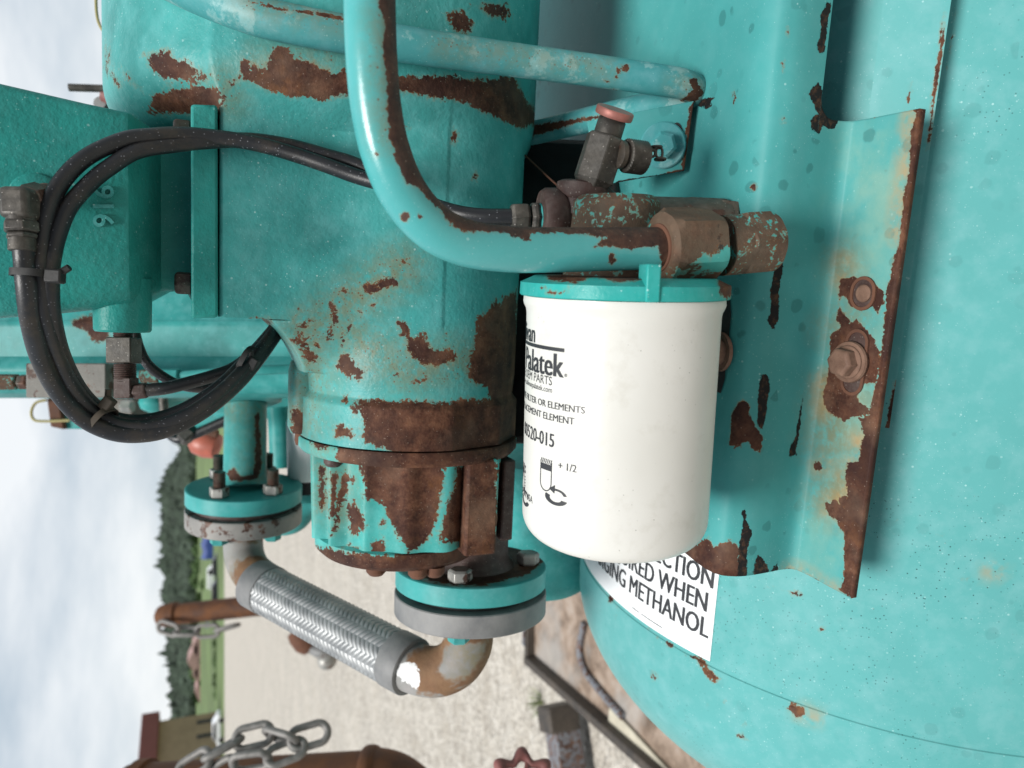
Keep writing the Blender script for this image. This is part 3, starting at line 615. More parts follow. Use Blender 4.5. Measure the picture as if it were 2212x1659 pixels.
# flanged ring, gear cover, end plate
tb0, tb1 = tseam, tfront(1012, .1)
g = MB(); lathe(g, A0, Dc, [(tb0 + .0006, .05), (tb0 + .0006, .0988), (tb0 + .002, .0996), (tb1 - .004, .0996), (tb1, .0965), (tb1, .06)], 260, .003, ref=Uc); ring = part('flange_ring', g, M_gear, comp, ang=50)
paint(ring, rust=[z6((505, 1095), (1540, 1040), (1560, 1350), (540, 1275), (500, 1205)), z6((345, 1040), (440, 1080), (455, 1130), (430, 1160), (380, 1130), (345, 1100))], stain=[('s', 10, z6((430, 1120), (420, 1190)))])
te = tfront(1196, .085)
def lobes(th):
    r = .079
    for c_, w, h in ((80, 5, .013), (62, 5, .011), (40, 5, .004), (-47, 13, .012), (-10, 9, .007), (14, 6, .003)): r += h * math.exp(-((math.degrees(th) - c_) / w) ** 2)
    return r
n = 48
g = MB(); loft(g, [ringpts(tb1 - .003 + (te + .004 - tb1) * i / n, lambda th, f=i / n: lobes(th) * (1 - .03 * f)) for i in range(n + 1)]); gear = part('gear_cover', g, M_gear, comp, ang=50)
rustG = [z6((635, 1200), (1110, 1240), (1130, 1330), (1095, 1400), (1085, 1540), (1040, 1650), (1020, 1690), (880, 1700), (830, 1560), (785, 1490), (740, 1440), (700, 1440), (668, 1460), (658, 1330)),
    z6((1185, 1260), (1600, 1200), (1600, 1500), (1460, 1680), (1110, 1690), (1140, 1500), (1190, 1360)), z7((95, -10), (520, -20), (505, 200), (445, 320), (372, 430), (330, 440), (290, 330), (200, 230), (210, 170), (120, 130)),
    z7((560, 150), (900, 0), (900, 480), (640, 440), (620, 370), (505, 375), (530, 260)), z6((396, 1245), (432, 1245), (430, 1500), (404, 1500)), z6((470, 1285), (512, 1285), (500, 1520), (470, 1560), (458, 1500)), z6((570, 1465), (610, 1470), (660, 1560), (655, 1600), (600, 1640), (570, 1610)), z6((520, 1320), (565, 1290), (560, 1400), (530, 1480), (505, 1600), (470, 1659), (500, 1480)), z7((0, 225), (70, 240), (90, 285), (40, 340), (0, 330)), z7((0, 400), (50, 420), (70, 470), (0, 480))]
rustG += zcirc(z7, (160, 415, 38, 48), (25, 165, 15, 18), (190, 265, 14)) + zcirc(z6, (595, 1335, 10, 16), (598, 1478, 14))
paint(gear, rust=rustG, stain=[('s', 9, z6((440, 1280), (440, 1480))), ('s', 8, z6((540, 1290), (530, 1500)))])
g = MB(); lathe(g, A0 + Uc * .006, Dc, [(te - .0005, .05), (te, .0705), (te + .003, .0765), (te + .014, .0765), (te + .0185, .072), (te + .0185, .0)], 200, .003, ref=Uc); endp = part('end_plate', g, M_gear, comp, ang=40)
paint(endp, rust=[('s', 60, [(660, 1240), (830, 1262), (1100, 1215)])])
# cast block on the right, bored side
bc = ch(1042, 1098, .088); g = MB(); box(g, bc + Gc * .03 - Uc * .0, Uc, Gc, Dc, .029, .06, .083); blk = part('cast_block', g, M_gear, comp, bevel=.0025)
bmx = bmesh.new(); bmx.from_mesh(blk.data); bmesh.ops.subdivide_edges(bmx, edges=bmx.edges, cuts=9, use_grid_fill=True); bmx.to_mesh(blk.data); bmx.free()
paint(blk, rust=[[(960, 960), (1074, 960), (1076, 1205), (960, 1250)]])
g = MB(); hp = bc - Uc * .0145 + Gc * .018 + Dc * .012; lathe(g, hp, -Uc, [(0, .004), (.0015, .008), (.0025, .011), (.0015, .013), (0, .0135)], 24); part('bore_ring', g, M_rust, blk)
g = MB(); box(g, ch(1098, 1082, .062) + Gc * .03, Uc, Gc, Dc, .012, .06, .074); part('side_plate', g, M_tee, comp, bevel=.002)  # dark material paints in the shaded void beside the block
# lug at the left of the seam with its bolt, and end bolts
lp = ch(650, 800, .0); lp = lp - Uc * .004
g = MB(); lathe(g, lp - Dc * .012, Dc, [(0, .004), (.004, .0125), (.012, .0145), (.060, .0145), (.066, .012), (.067, .002)], 48, .003); lug = part('lug', g, M_cast, comp)
paint(lug, rust=[[(630, 880), (650, 886), (668, 895), (668, 960), (630, 960)]], stain=[('s', 20, [(648, 790), (648, 880)])])
g = MB(); lathe(g, lp + Dc * .055, Dc, [(0, .008), (.006, .0085), (.010, .0075), (.0105, .001)], 16); part('lug_bolt', g, M_rust, lug)
for a, tt, rr, m in ((62, tb1 - .001, .084, M_tee), (38, te + .018, .062, M_gear), (-8, te + .018, .066, M_gear), (5, te + .018, .065, M_gear)):
    p = A0 + Dc * tt + (Uc * math.sin(R(a)) - Gc * math.cos(R(a))) * rr
    g = MB(); lathe(g, p, Dc, [(0, .0085), (.006, .0085), (.009, .006), (.0095, .001)], 24); part('bolt', g, m if a > 50 else M_rust, comp)
# ---------------------------------------------------------------- flange plate and 916 intake valve
val = thing('intake_valve', 'rough cast teal intake valve body with raised numbers and a square flange', 'valve', ch(150, 450, .06))
YF = .076
g = MB(); q = [ch(u, v, YF) for u, v in ((412, 224), (470, 226), (471, 686), (413, 688))]
prism(g, q, Gc * .175); part('flange_plate', g, M_valve, val, bevel=.002)
def station(u, v0, v1, y, yb, rt, rb):
    a, b = ch(u, v0, y), ch(u, v1, y); d0, d1 = a.dot(Dc), b.dot(Dc); o = a - Dc * d0; pr = []
    pr.append(o + Dc * d0 + Gc * (y - yb))
    for i in range(9):
        w = math.pi / 2 * i / 8; pr.append(o + Dc * (d0 + rt - rt * math.sin(w)) + Gc * (rt - rt * math.cos(w)) if False else o + Dc * (d0 + rt * (1 - math.sin(w))) * 1 + Gc * rt * (1 - math.cos(w)))
    pr = [pr[0]] + [o + Dc * (d0 + rt * (1 - math.cos(w))) + Gc * rt * (1 - math.sin(w)) for w in [math.pi / 2 * i / 8 for i in range(9)]]
    pr += [o + Dc * (d1 - rb * (1 - math.sin(w))) + Gc * rb * (1 - math.cos(w)) for w in [math.pi / 2 * i / 8 for i in range(9)]]
    pr.append(o + Dc * d1 + Gc * (y - yb)); return pr
st = [(-160, 130, 700, YF, -.1, .006, .022), (-60, 163, 690, YF, -.1, .006, .022), (60, 191, 683, YF, -.1, .006, .02), (180, 219, 670, YF, -.1, .006, .02), (268, 238, 658, YF, -.1, .006, .018), (276, 240, 657, YF - .0006, -.1, .006, .018), (283, 243, 655, YF - .003, -.1, .006, .018), (341, 284, 631, YF - .044, -.1, .006, .010), (347, 288, 628, YF - .0475, -.1, .006, .010), (354, 289, 627, YF - .048, -.1, .006, .010), (392, 289, 628, YF - .048, -.1, .006, .010), (404, 288, 634, YF - .047, -.1, .006, .010), (412, 286, 648, YF - .046, -.1, .006, .010), (420, 284, 660, YF - .046, -.1, .006, .010)]
g = MB(); loft(g, [station(*s) for s in st]); part('valve_body', g, M_valve, val, ang=25)
def textmesh(s, off=0.0, size=1.0, ex=0.0, res=3, spacing=1.0):
    c = bpy.data.curves.new('lettering', 'FONT'); c.body = s; c.size = size; c.offset = off; c.extrude = ex; c.resolution_u = res; c.space_character = spacing
    if ex: c.bevel_depth = 0
    o = bpy.data.objects.new('lettering', c); COL.objects.link(o); bpy.context.view_layer.update()
    me = bpy.data.meshes.new_from_object(o); bpy.data.objects.remove(o); bpy.data.curves.remove(c)
    vs = [v.co.copy() for v in me.vertices]; fs = [tuple(p.vertices) for p in me.polygons]; bpy.data.meshes.remove(me)
    x0 = min(v.x for v in vs); x1 = max(v.x for v in vs); y0 = min(v.y for v in vs); y1 = max(v.y for v in vs)
    return [Vector((v.x - x0, v.y, v.z)) for v in vs], fs, x1 - x0, y1
vs, fs, w, h = textmesh('916', 0.014, 1, .075)
p0 = ch(246, 491, YF); p1 = ch(246, 402, YF); p2 = ch(201, 491, YF); ex = (p1 - p0) / w; ey = (p2 - p0) / h; ez = -Gc * .03
g = MB(); g.add([p0 + ex * v.x + ey * v.y + ez * v.z - Gc * .0006 for v in vs], fs); part('cast_number', g, M_cast, val, ang=40, bevel=.0003)
g = MB(); bp = ch(78, 427, YF); lathe(g, bp + Gc * .003, -Gc, [(0, .0165), (.0045, .0155), (.0055, .014), (.0055, .0)], 48); part('round_boss', g, M_valve, val)
bq = ch(265, 660, .045); bq2 = Vector(bq)
g = MB(); lathe(g, bq - Dc * .02, Dc, [(0, .0195), (.0375, .0190), (.039, .018), (.039, .0)], 48); part('lower_boss', g, M_valve, val, ang=30)
for u, v in ((402, 284), (404, 612)):
    p = ch(u, v, .045); g = MB(); lathe(g, p + Uc * .003, Uc, [(-.006, .009), (.004, .009), (.0055, .007)], 6); part('flange_bolt', g, M_gun, val, ang=20, bevel=.001)

# ================================================================== PIPES, HOSES AND FITTINGS
def hexrod(mb, a, b, r, cham=.18, seg=6, ref=None):
    L_ = (b - a).length; c = min(cham * r, L_ / 3); return lathe(mb, a, b - a, [(0, r * (1 - cham)), (c, r), (L_ - c, r), (L_, r * (1 - cham))], seg, ref=ref)
def thread(mb, a, b, r, pitch=.0016):
    L_ = (b - a).length; n = int(L_ / pitch); pr = []
    for i in range(n): pr += [(i * L_ / n, r * .90), ((i + .5) * L_ / n, r)]
    return lathe(mb, a, b - a, pr + [(L_, r * .9)], 28)
def Lp(a, b, f): return a.lerp(b, f)
# big bent oil pipe with union
t = thing('oil_pipe', 'bent glossy teal steel pipe with a brown rust stripe crossing in front', 'pipe', P(1000, 535, .38))
path = spline(pts((797, -90, .352), (799, 30, .354), (803, 130, .356), (812, 230, .36), (832, 325, .365), (870, 415, .372), (928, 485, .380), (1000, 523, .389), (1090, 538, .398), (1200, 540, .410), (1320, 538, .424), (1440, 537, .438)), 24)
g = MB(); tube(g, path, .0127, 96); pip = part('pipe', g, M_pipe, t, ang=60)
paint(pip, k=14, rust=[[(815, -60), (819, 0), (830, 50), (832, 133), (837, 200), (837, 250), (842, 300), (857, 350), (880, 393), (907, 413), (940, 443), (967, 480), (1007, 500), (1093, 503), (1110, 512), (1150, 520), (1146, 505), (1200, 503), (1260, 506), (1310, 514), (1284, 532), (1320, 534), (1360, 540), (1385, 535), (1425, 532), (1427, 572), (1440, 600), (1480, 600), (1480, 440), (1000, 440), (950, 380), (905, 300), (880, 200), (880, -60)], ('c', 875, 467, 9, 10), ('c', 907, 467, 5), ('c', 1322, 557, 5, 9), ('c', 814, 335, 4)], stain=[('s', 5, [(822, 40), (826, 200), (836, 300)])])
n0, n1 = P(1422, 536, .436), P(1562, 531, .452)
g = MB(); lathe(g, P(1418, 536, .4355), n1 - n0, [(0, .012), (.0005, .0145), (.006, .0165), (.011, .0155), (.012, .0)], 40); part('ferrule', g, M_rust, t)
rfx = (Uc * .6 + Gc * -.8)
g = MB(); lathe(g, n0, n1 - n0, [(0, .0135), (.0005, .0185), (.004, .0205), (.006, .0226), (.034, .0235), (.038, .0215), (.0385, .012)], 60, .002); 
hexm = MB(); e = (n1 - n0).normalized(); e1 = Matrix.Rotation(-math.pi / 6 + .06, 3, e) @ (-CF + e * e.dot(CF)).normalized(); e2 = e.cross(e1); rings = []
for h, cap_ in ((0, .0175), (.0022, .0215), (.0060, .0250), (.031, .0250), (.036, .0228), (.037, .017)):
    ring_ = []
    for j in range(72):
        a = 2 * math.pi * j / 72; am = (a % (math.pi / 3)) - math.pi / 6; ring_.append(n0 + e * h + (e1 * math.cos(a) + e2 * math.sin(a)) * min(cap_, .0212 / math.cos(am)))
    rings.append(ring_)
loft(hexm, rings); nut = part('union_nut', hexm, M_nut, t, ang=22)
paint(nut, k=25, rust=[[(1400, 430), (1590, 430), (1590, 530), (1540, 545), (1510, 552), (1478, 578), (1450, 585), (1442, 600), (1475, 606), (1440, 640), (1390, 640)], ('c', 1550, 600, 18)], chip=[[(1492, 492), (1556, 487), (1562, 540), (1540, 558), (1505, 566), (1495, 540)]])  # chip mask darkens part of the front facet
m0, m1 = P(1556, 531, .4515), P(1698, 521, .466); e = (m1 - m0).normalized(); e1 = Matrix.Rotation(.12, 3, e) @ (-CF + e * e.dot(CF)).normalized(); e2 = e.cross(e1); rings = []
for h, cap_ in ((0, .0188), (.0125, .0188), (.0135, .0215), (.030, .0218), (.036, .0190), (.0405, .0125), (.041, .009)):
    ring_ = []
    for j in range(72):
        a = 2 * math.pi * j / 72; am = (a % (math.pi / 3)) - math.pi / 6; ring_.append(m0 + e * h + (e1 * math.cos(a) + e2 * math.sin(a)) * (min(cap_, .0186 / math.cos(am)) if h > .013 else cap_))
    rings.append(ring_)
g = MB(); loft(g, rings); part('union_body', g, M_fit, t, ang=22)

# filter
fD, fU, fG = frame(.17, .018)
FA = P(1346, 641, .4975); FR = .0658
FA = P(1346, 641, .4975)
def fsolve():                                     # canister edges at u = 1130 / 1556 near its shoulder
    return .060
RFc = .0612
FA = CAM + ray(1346, 641) * .452
def fhit(u, v, rr):
    o = CAM - FA; r = ray(u, v); o = o - fD * o.dot(fD); rp = r - fD * r.dot(fD)
    A = rp.dot(rp); B = 2 * o.dot(rp); C_c = o.dot(o) - rr * rr; dsc = B * B - 4 * A * C_c
    s = (-B - math.sqrt(max(dsc, 0))) / (2 * A); p = CAM + r * s - FA
    return math.atan2(p.dot(fU), -p.dot(fG)), p.dot(fD)
t = thing('oil_filter', 'white spin on canister filter with black print hanging under its teal lid', 'filter', FA)
zb = bis(lambda h: proj(FA + fD * h - fG * RFc * .6)[1] - 1196, 0, .4)
prof = [(.0, .02), (.0, .0625), (.0035, .0628), (.0055, .0622), (.008, .0610), (.011, .0606), (.05, .0606), (zb - .016, .0606)]
prof += [(zb - .016 + .016 * math.sin(a), .0606 - .014 * (1 - math.cos(a))) for a in [math.pi / 2 * i / 10 for i in range(1, 11)]] + [(zb + .001, .030), (zb + .001, 0)]
g = MB(); lathe(g, FA, fD, prof, 160, .004); part('canister', g, M_white, t, ang=40)
g = MB(); lathe(g, FA, fD, [(-.0125, .0), (-.0125, .056), (-.0095, .0625), (-.0085, .0648), (-.0012, .0652), (-.0004, .0645), (-.0004, .05)], 160, .002); lid = part('lid', g, M_lid, t, ang=30)
paint(lid, k=12, rust=[[(1180, 594), (1400, 580), (1395, 606), (1330, 608), (1290, 598), (1240, 612), (1190, 606)], ('s', 2.5, [(1170, 622), (1190, 634), (1215, 634), (1228, 626)]), ('c', 1570, 612, 18, 30)])
rp_ = fhit(1412, 612, .066); p = FA + fD * -.012 + (fU * math.sin(rp_[0]) - fG * math.cos(rp_[0])) * .0615
rr_ = (fU * math.sin(rp_[0]) - fG * math.cos(rp_[0])); g = MB(); box(g, p + fD * .0015 - rr_ * .004, rr_, rr_.cross(fD), fD, .0175, .008, .0205); part('lid_rib', g, M_lid, t, bevel=.001)
lab = []                                          # lettering wrapped round the can
def wrapmesh(vs, fs, step=.0018):
    bm = bmesh.new(); vv = [bm.verts.new(v) for v in vs]
    for f in fs:
        try: bm.faces.new([vv[i] for i in f])
        except ValueError: pass
    xs = [v.x for v in vs]; x = min(xs) + step
    while x < max(xs):
        bmesh.ops.bisect_plane(bm, geom=bm.verts[:] + bm.edges[:] + bm.faces[:], plane_co=(x, 0, 0), plane_no=(1, 0, 0)); x += step
    bm.verts.index_update(); o = [v.co.copy() for v in bm.verts], [tuple(v.index for v in f.verts) for f in bm.faces]; bm.free(); return o
RL = .06075
def fmap(x, y, ph0, t0): a = ph0 - x / RL; return FA + (fU * math.sin(a) - fG * math.cos(a)) * RL + fD * (t0 - y)
printmb = MB()
def ftext(s, ur, vb, vt, wide=1.0, bold=0.0, width=None):
    ph, tb = fhit(ur, vb, RL); _, tt = fhit(ur, vt, RL); vs, fs, w, h = textmesh(s, 0); hh = tb - tt; k = hh / h; kx = k * wide
    vs = [Vector((v.x * kx - w * kx, v.y * k, 0)) for v in vs]; vs, fs = wrapmesh(vs, fs)
    for dx in ((-1, 0, 1) if bold else (0,)): printmb.add([fmap(v.x + dx * bold * hh, v.y, ph, tb) for v in vs], fs)
def fpoly(poly, org):                             # millimetres right / up of a picked point
    ph, t0 = fhit(*org, RL); vs, fs = wrapmesh([Vector((x * .001, y * .001, 0)) for x, y in poly], [tuple(range(len(poly)))]); printmb.add([fmap(v.x, v.y, ph, t0) for v in vs], fs)
ftext('Sullivan', 1155, 740, 700, .80, .045)
fpoly([(-52, -1.1), (0, -1.1), (0, 1.1), (-52, 1.1)], (1219, 757))
ftext('Palatek', 1216, 816, 766, .82, .045)
ftext('GENUINE OEM PARTS', 1192, 833, 814, .92, 0)
ftext('www.sullivanpalatek.com', 1192, 849, 837, .95, .0)
ftext('USE ONLY GENUINE FILTER OR ELEMENTS', 1263, 894, 879, 1.0, .03)
ftext('REPLACEMENT ELEMENT', 1240, 918, 903, 1.0, .03)
ftext('00520-015', 1196, 967, 938, .80, .035)
ftext('+ 1/2', 1245, 1021, 1005, .95, .03)
ftext('MADE IN USA', 1150, 1088, 1073, .85, .0)
def ringpoly(cx, cy, r0, r1, a0, a1, sy=1.0, n=14):
    return [(cx + r1 * math.cos(a0 + (a1 - a0) * i / n), cy + r1 * sy * math.sin(a0 + (a1 - a0) * i / n)) for i in range(n + 1)] + [(cx + r0 * math.cos(a1 + (a0 - a1) * i / n), cy + r0 * sy * math.sin(a1 + (a0 - a1) * i / n)) for i in range(n + 1)]
def icon(ox, hand):
    q = (ox, 1052)
    for x in (0, 9.9): fpoly([(x, 4), (x + .75, 4), (x + .75, 17.5), (x, 17.5)], q)
    fpoly([(0, 12.2), (10.6, 12.2), (10.6, 16.0), (0, 16.0)], q)
    fpoly(ringpoly(5.3, 4.2, 4.55, 5.3, math.pi, 2 * math.pi), q)
    for i in range(7): fpoly([(i * 1.5, 16.3), (i * 1.5 + .75, 16.3), (i * 1.5 + 1.75, 19.2), (i * 1.5 + 1.0, 19.2)], q)
    fpoly(ringpoly(14.0, -3.4, 4.6, 8.8, R(-205), R(-10), .5), q); fpoly(ringpoly(15.0, -1.5, 5.0, 7.4, R(10), R(110), .55), q); fpoly([(8.6, 1.6), (13.6, 4.8), (13.2, -.8)], q)
    if hand:
        fpoly(ringpoly(3.6, 9.0, 0.3, 2.6, R(0), R(300)), q)
        fpoly([(11.6, 18.5), (15, 18.5), (13.3, 16.2)], q); fpoly([(11.6, 13.8), (15, 13.8), (13.3, 16.2)], q)
        for i in range(4): fpoly([(12.4, 11.6 - i * 2), (14.2, 11.6 - i * 2), (14.2, 10.8 - i * 2), (12.4, 10.8 - i * 2)], q)
icon(1166, False); icon(1128, True)
ph, tb = fhit(1222, 812, RL); vs_ = ringpoly(0, 0, .75, 1.0, 0, 2 * math.pi, 1, 20); fpoly(vs_, (1222, 811)); vs, fs, w, h = textmesh('R', .0); fpoly([(-.4, -.5), (-.15, -.5), (-.15, .5), (-.4, .5)], (1222, 811)); fpoly([(-.15, .3), (.35, .3), (.35, .5), (-.15, .5)], (1222, 811)); fpoly([(.0, .0), (.25, -.5), (.45, -.5), (.2, .3)], (1222, 811))
part('lettering', printmb, M_print, t, fix=False)
# filter head behind the pipe
t = thing('filter_head', 'rusty teal filter head block between the white filter and the pipe union', 'filter head', P(1400, 560, .50))
g = MB(); a = FA + fD * -.0125; lathe(g, a + fU * -.012 + fG * .034, -fD, [(0, .034), (.012, .032), (.030, .030), (.048, .029), (.052, .025), (.052, .0)], 80, .004); part('head_body', g, M_fit, t, ang=40)
g = MB(); pa, pb = P(1335, 474, .497), P(1590, 484, .520); lathe(g, pa, pb - pa, [(0, .010), (.0, .0135), (.012, .0142), (.016, .0165), (.05, .017), (.055, .0175), (.08, .0175)], 60, .003); prt = part('port', g, M_gun, t, ang=30)
g = MB(); hexrod(g, P(1540, 476, .515), P(1590, 482, .515), .0165); part('port_nut', g, M_gun, t, ang=20)

# tee with test valve
t = thing('pipe_tee', 'dark brown iron pipe tee between the black hoses and the filter head', 'tee', P(1262, 465, .49))
g = MB(); a, b = P(1168, 466, .487), P(1326, 466, .497); lathe(g, a, b - a, [(0, .012), (0, .0165), (.003, .0185), (.013, .0185), (.0155, .0165), (.034, .0165), (.0365, .0185), (.0475, .0185), (.0505, .0165), (.0505, .012)], 48); part('barrel', g, M_tee, t, ang=40)
g = MB(); a, b = P(1252, 468, .489), P(1263, 399, .486); lathe(g, a, b - a, [(0, .0165), (.010, .0163), (.0125, .0185), (.0205, .0188), (.022, .0165), (.022, .009)], 48); part('neck', g, M_tee, t, ang=40)
g = MB(); thread(g, P(1322, 465, .497), P(1352, 466, .499), .0115); part('nipple', g, M_gun, t)
t = thing('test_valve', 'dusty hexagonal test valve with a copper push button and knurled cap', 'valve', P(1270, 415, .478))
v0, v1 = P(1270, 424, .4795), P(1322, 262, .470)
g = MB(); thread(g, v0, Lp(v0, v1, .2), .0083); part('thread', g, M_gun, t)
hx = Lp(v0, v1, .10), Lp(v0, v1, .80); e = (v1 - v0).normalized(); ref_ = (Gc - e * e.dot(Gc)).normalized(); ref_ = Matrix.Rotation(R(-46), 3, e) @ ref_
g = MB(); lathe(g, hx[0], e, [(0, .0095), (.006, .0142), ((hx[1] - hx[0]).length - .001, .0142), ((hx[1] - hx[0]).length, .0132)], 6, ref=ref_); part('hex_body', g, M_steel, t, ang=15, bevel=.0006)
g = MB(); lathe(g, Lp(v0, v1, .76), e, [(0, .0088), (.002, .0094), (.0125, .0092), (.0135, .0085), (.0135, 0)], 40); part('collar', g, M_steel, t)
g = MB(); lathe(g, Lp(v0, v1, .94), e, [(0, .005), (.004, .0048), (.0042, .0055)], 30); part('stem', g, M_black, t)
be = ((CR * .31 - CD * .95) * .88 - CF * .48).normalized(); bcp = P(1327, 246, .4675)
g = MB(); lathe(g, bcp - be * .002, be, [(0, .004), (0, .0122), (.001, .0126), (.0042, .0126), (.005, .0122), (.005, 0)], 48); lathe(g, bcp - be * .0055, be, [(0, .006), (.001, .0066), (.004, .0066)], 30); part('push_button', g, M_copper, t, ang=30)
c0, c1 = P(1332, 333, .468), P(1405, 343, .478); e = (c1 - c0).normalized()
g = MB(); lathe(g, c0, e, [(0, .007), (.001, .009), (.004, .009), (.0045, .0072)], 36); thread(g, c0 + e * .0045, c0 + e * .008, .0082); part('cap_thread', g, M_gun, t)
g = MB(); N_ = 64; rings = []
for i in range(22):
    h = .0065 + .0145 * i / 21; rings.append([c0 + e * h + (e.orthogonal().normalized() * math.cos(2 * math.pi * j / N_) + e.cross(e.orthogonal().normalized()) * math.sin(2 * math.pi * j / N_)) * (.0107 * (.9 if i in (0, 21) else 1) + .0004 * (((i + j) % 2) * 2 - 1) * (0 if i in (0, 21) else 1)) for j in range(N_)])
loft(g, rings); part('knurled_cap', g, M_steel, t, ang=10)
g = MB()
for i, (u, v) in enumerate(((1408, 328), (1418, 318), (1424, 330), (1426, 344))):
    link_ring(g, P(u, v, .484), (CR if i % 2 else CD), (CF if i % 2 else CR), .0034, .0022, .0009, 16, 8)
tube(g, pts((1402, 322, .482), (1414, 325, .484)), .0012, 8); part('cap_chain', g, M_steel, t, ang=60)

# hoses -------------------------------------------------------------
HR = .0058
def fwd(path, lift=0.0):                          # the loop lies just in front of the valve body's face, which leans out to the left
    o = []
    for p in path:
        u, v, c = proj(p); cf = float(np.interp(u, [0, 100, 200, 300, 400, 500, 600], [.434, .446, .460, .473, .488, .500, .507])) + lift * float(np.interp(u, [430, 600], [0, 1]))
        w = float(np.interp(v, [650, 880], [1, 0])) * (1.0 if v < 560 else float(np.interp(u, [250, 400], [1, 0]))); o.append(P(u, v, min(c, cf) * w + c * (1 - w)))
    return o
def hose(name, label, path, r, loc_):
    if name in 'abc': path = fwd(path, .011 if name == 'b' else 0)
    t = thing('rubber_hose', label, 'hose', loc_); g = MB(); tube(g, spline(path, 14), r, 24); part('hose', g, M_hose, t, ang=60); return t
hA = hose('a', 'black rubber hose running from the brown tee over the outer loop', pts((1112, 468, .484), (1040, 467, .484), (985, 459, .487), (930, 441, .495), (860, 408, .502), (770, 381, .507), (704, 357, .510), (630, 332, .511), (555, 311, .511), (475, 298, .511), (395, 291, .510), (330, 294, .508), (267, 303, .507), (187, 340, .503), (130, 397, .499), (100, 467, .496), (89, 547, .495), (89, 600, .496), (98, 680, .503), (122, 765, .512), (160, 840, .520), (206, 890, .528), (262, 918, .534), (330, 920, .540), (400, 898, .548), (470, 852, .562), (530, 795, .58), (575, 740, .60), (612, 690, .63)), .0053, P(1112, 468, .484))
a, b = P(1104, 469, .484), P(1188, 466, .488); e = (b - a).normalized()
g = MB(); hexrod(g, a, a + e * .0125, .0098); hexrod(g, a + e * .0135, a + e * .0195, .0102); part('hose_nut', g, M_steel, hA, ang=20, bevel=.0004)
g = MB(); thread(g, a + e * .0195, a + e * .027, .0086); part('hose_thread', g, M_flange, hA)
hB = hose('b', 'black rubber hose behind the upper loop hose forming the inner loop', pts((1108, 480, .492), (1040, 478, .494), (985, 470, .498), (930, 449, .504), (860, 400, .514), (770, 356, .522), (704, 336, .523), (630, 316, .521), (555, 304, .518), (500, 303, .516), (440, 306, .515), (400, 310, .514), (300, 325, .511), (236, 362, .508), (194, 396, .506), (150, 446, .504), (125, 505, .503), (112, 562, .503), (109, 610, .505), (113, 680, .512), (134, 765, .522), (172, 840, .530), (218, 886, .538), (268, 908, .545), (335, 905, .551), (405, 880, .56), (475, 834, .572), (535, 775, .59), (580, 725, .61), (615, 680, .64)), .0052, P(1108, 480, .492))
hC = hose('c', 'thick black hose hanging from the grey elbow on the valve body', pts((51, 512, .4365), (55, 560, .440), (60, 620, .488), (70, 700, .493), (92, 780, .501), (130, 850, .511), (180, 903, .521), (240, 932, .530), (300, 938, .537), (365, 925, .545), (440, 886, .558), (510, 828, .575), (560, 768, .593), (600, 712, .62)), .0066, P(45, 430, .437))
ea, ec = P(93, 428, .455), P(46, 440, .438)
g = MB(); thread(g, P(102, 424, .464), ea, .0085); hexrod(g, ea, Lp(ea, ec, .7), .0105, .1); part('swivel', g, M_gun, hC, ang=20)
g = MB(); e2_ = (P(47, 474, .437) - ec).normalized(); box(g, ec + e2_ * .0005, CR, CF, e2_, .0180, .018, .0200); elb = part('elbow_fitting', g, M_steel, hC, bevel=.0035, seg=2)
g = MB(); lathe(g, P(46, 468, .4365), CD, [(0, .008), (.0045, .008)], 28); hexrod(g, P(46, 478, .4365), P(47, 503, .4365), .0101, .12); hexrod(g, P(47, 504, .4365), P(48, 517, .4365), .0089, .12); lathe(g, P(48, 514, .4365), CD, [(0, .0074), (.008, .0074)], 28); part('hose_nut', g, M_steel, hC, ang=20, bevel=.0004)
hD_ = hose('d', 'short black hose from the lower dark elbow to the hose bundle', pts((318, 843, .578), (360, 838, .58), (410, 826, .585), (460, 812, .592), (505, 795, .60), (548, 762, .615), (590, 722, .635)), .0052, P(318, 843, .578))
hE = hose('e', 'thin black hose curving down from behind the lower valve boss', pts((290, 712, .60), (300, 750, .60), (318, 785, .603), (350, 812, .608), (390, 832, .612), (440, 838, .618), (490, 825, .625), (540, 785, .64), (585, 735, .66)), .0042, P(290, 712, .60))
lf = thing('elbow_fitting', 'dark brass elbow fitting under the lower valve boss', 'fitting', P(266, 707, .58))
g = MB(); thread(g, P(266, 704, .58), P(266, 733, .58), .0075); thread(g, P(270, 786, .578), P(271, 826, .578), .0085); part('thread', g, M_tee, lf)
g = MB(); box(g, P(268, 757, .579), CR, CF, CD, px(54, .575), .018, px(56, .575)); part('square_body', g, M_steel, lf, bevel=.001)
g = MB(); box(g, P(273, 838, .577), CR, CF, CD, px(36, .575), .014, px(44, .575)); hexrod(g, P(288, 846, .577), P(320, 843, .578), .0068); part('elbow', g, M_tee, lf, bevel=.0015)
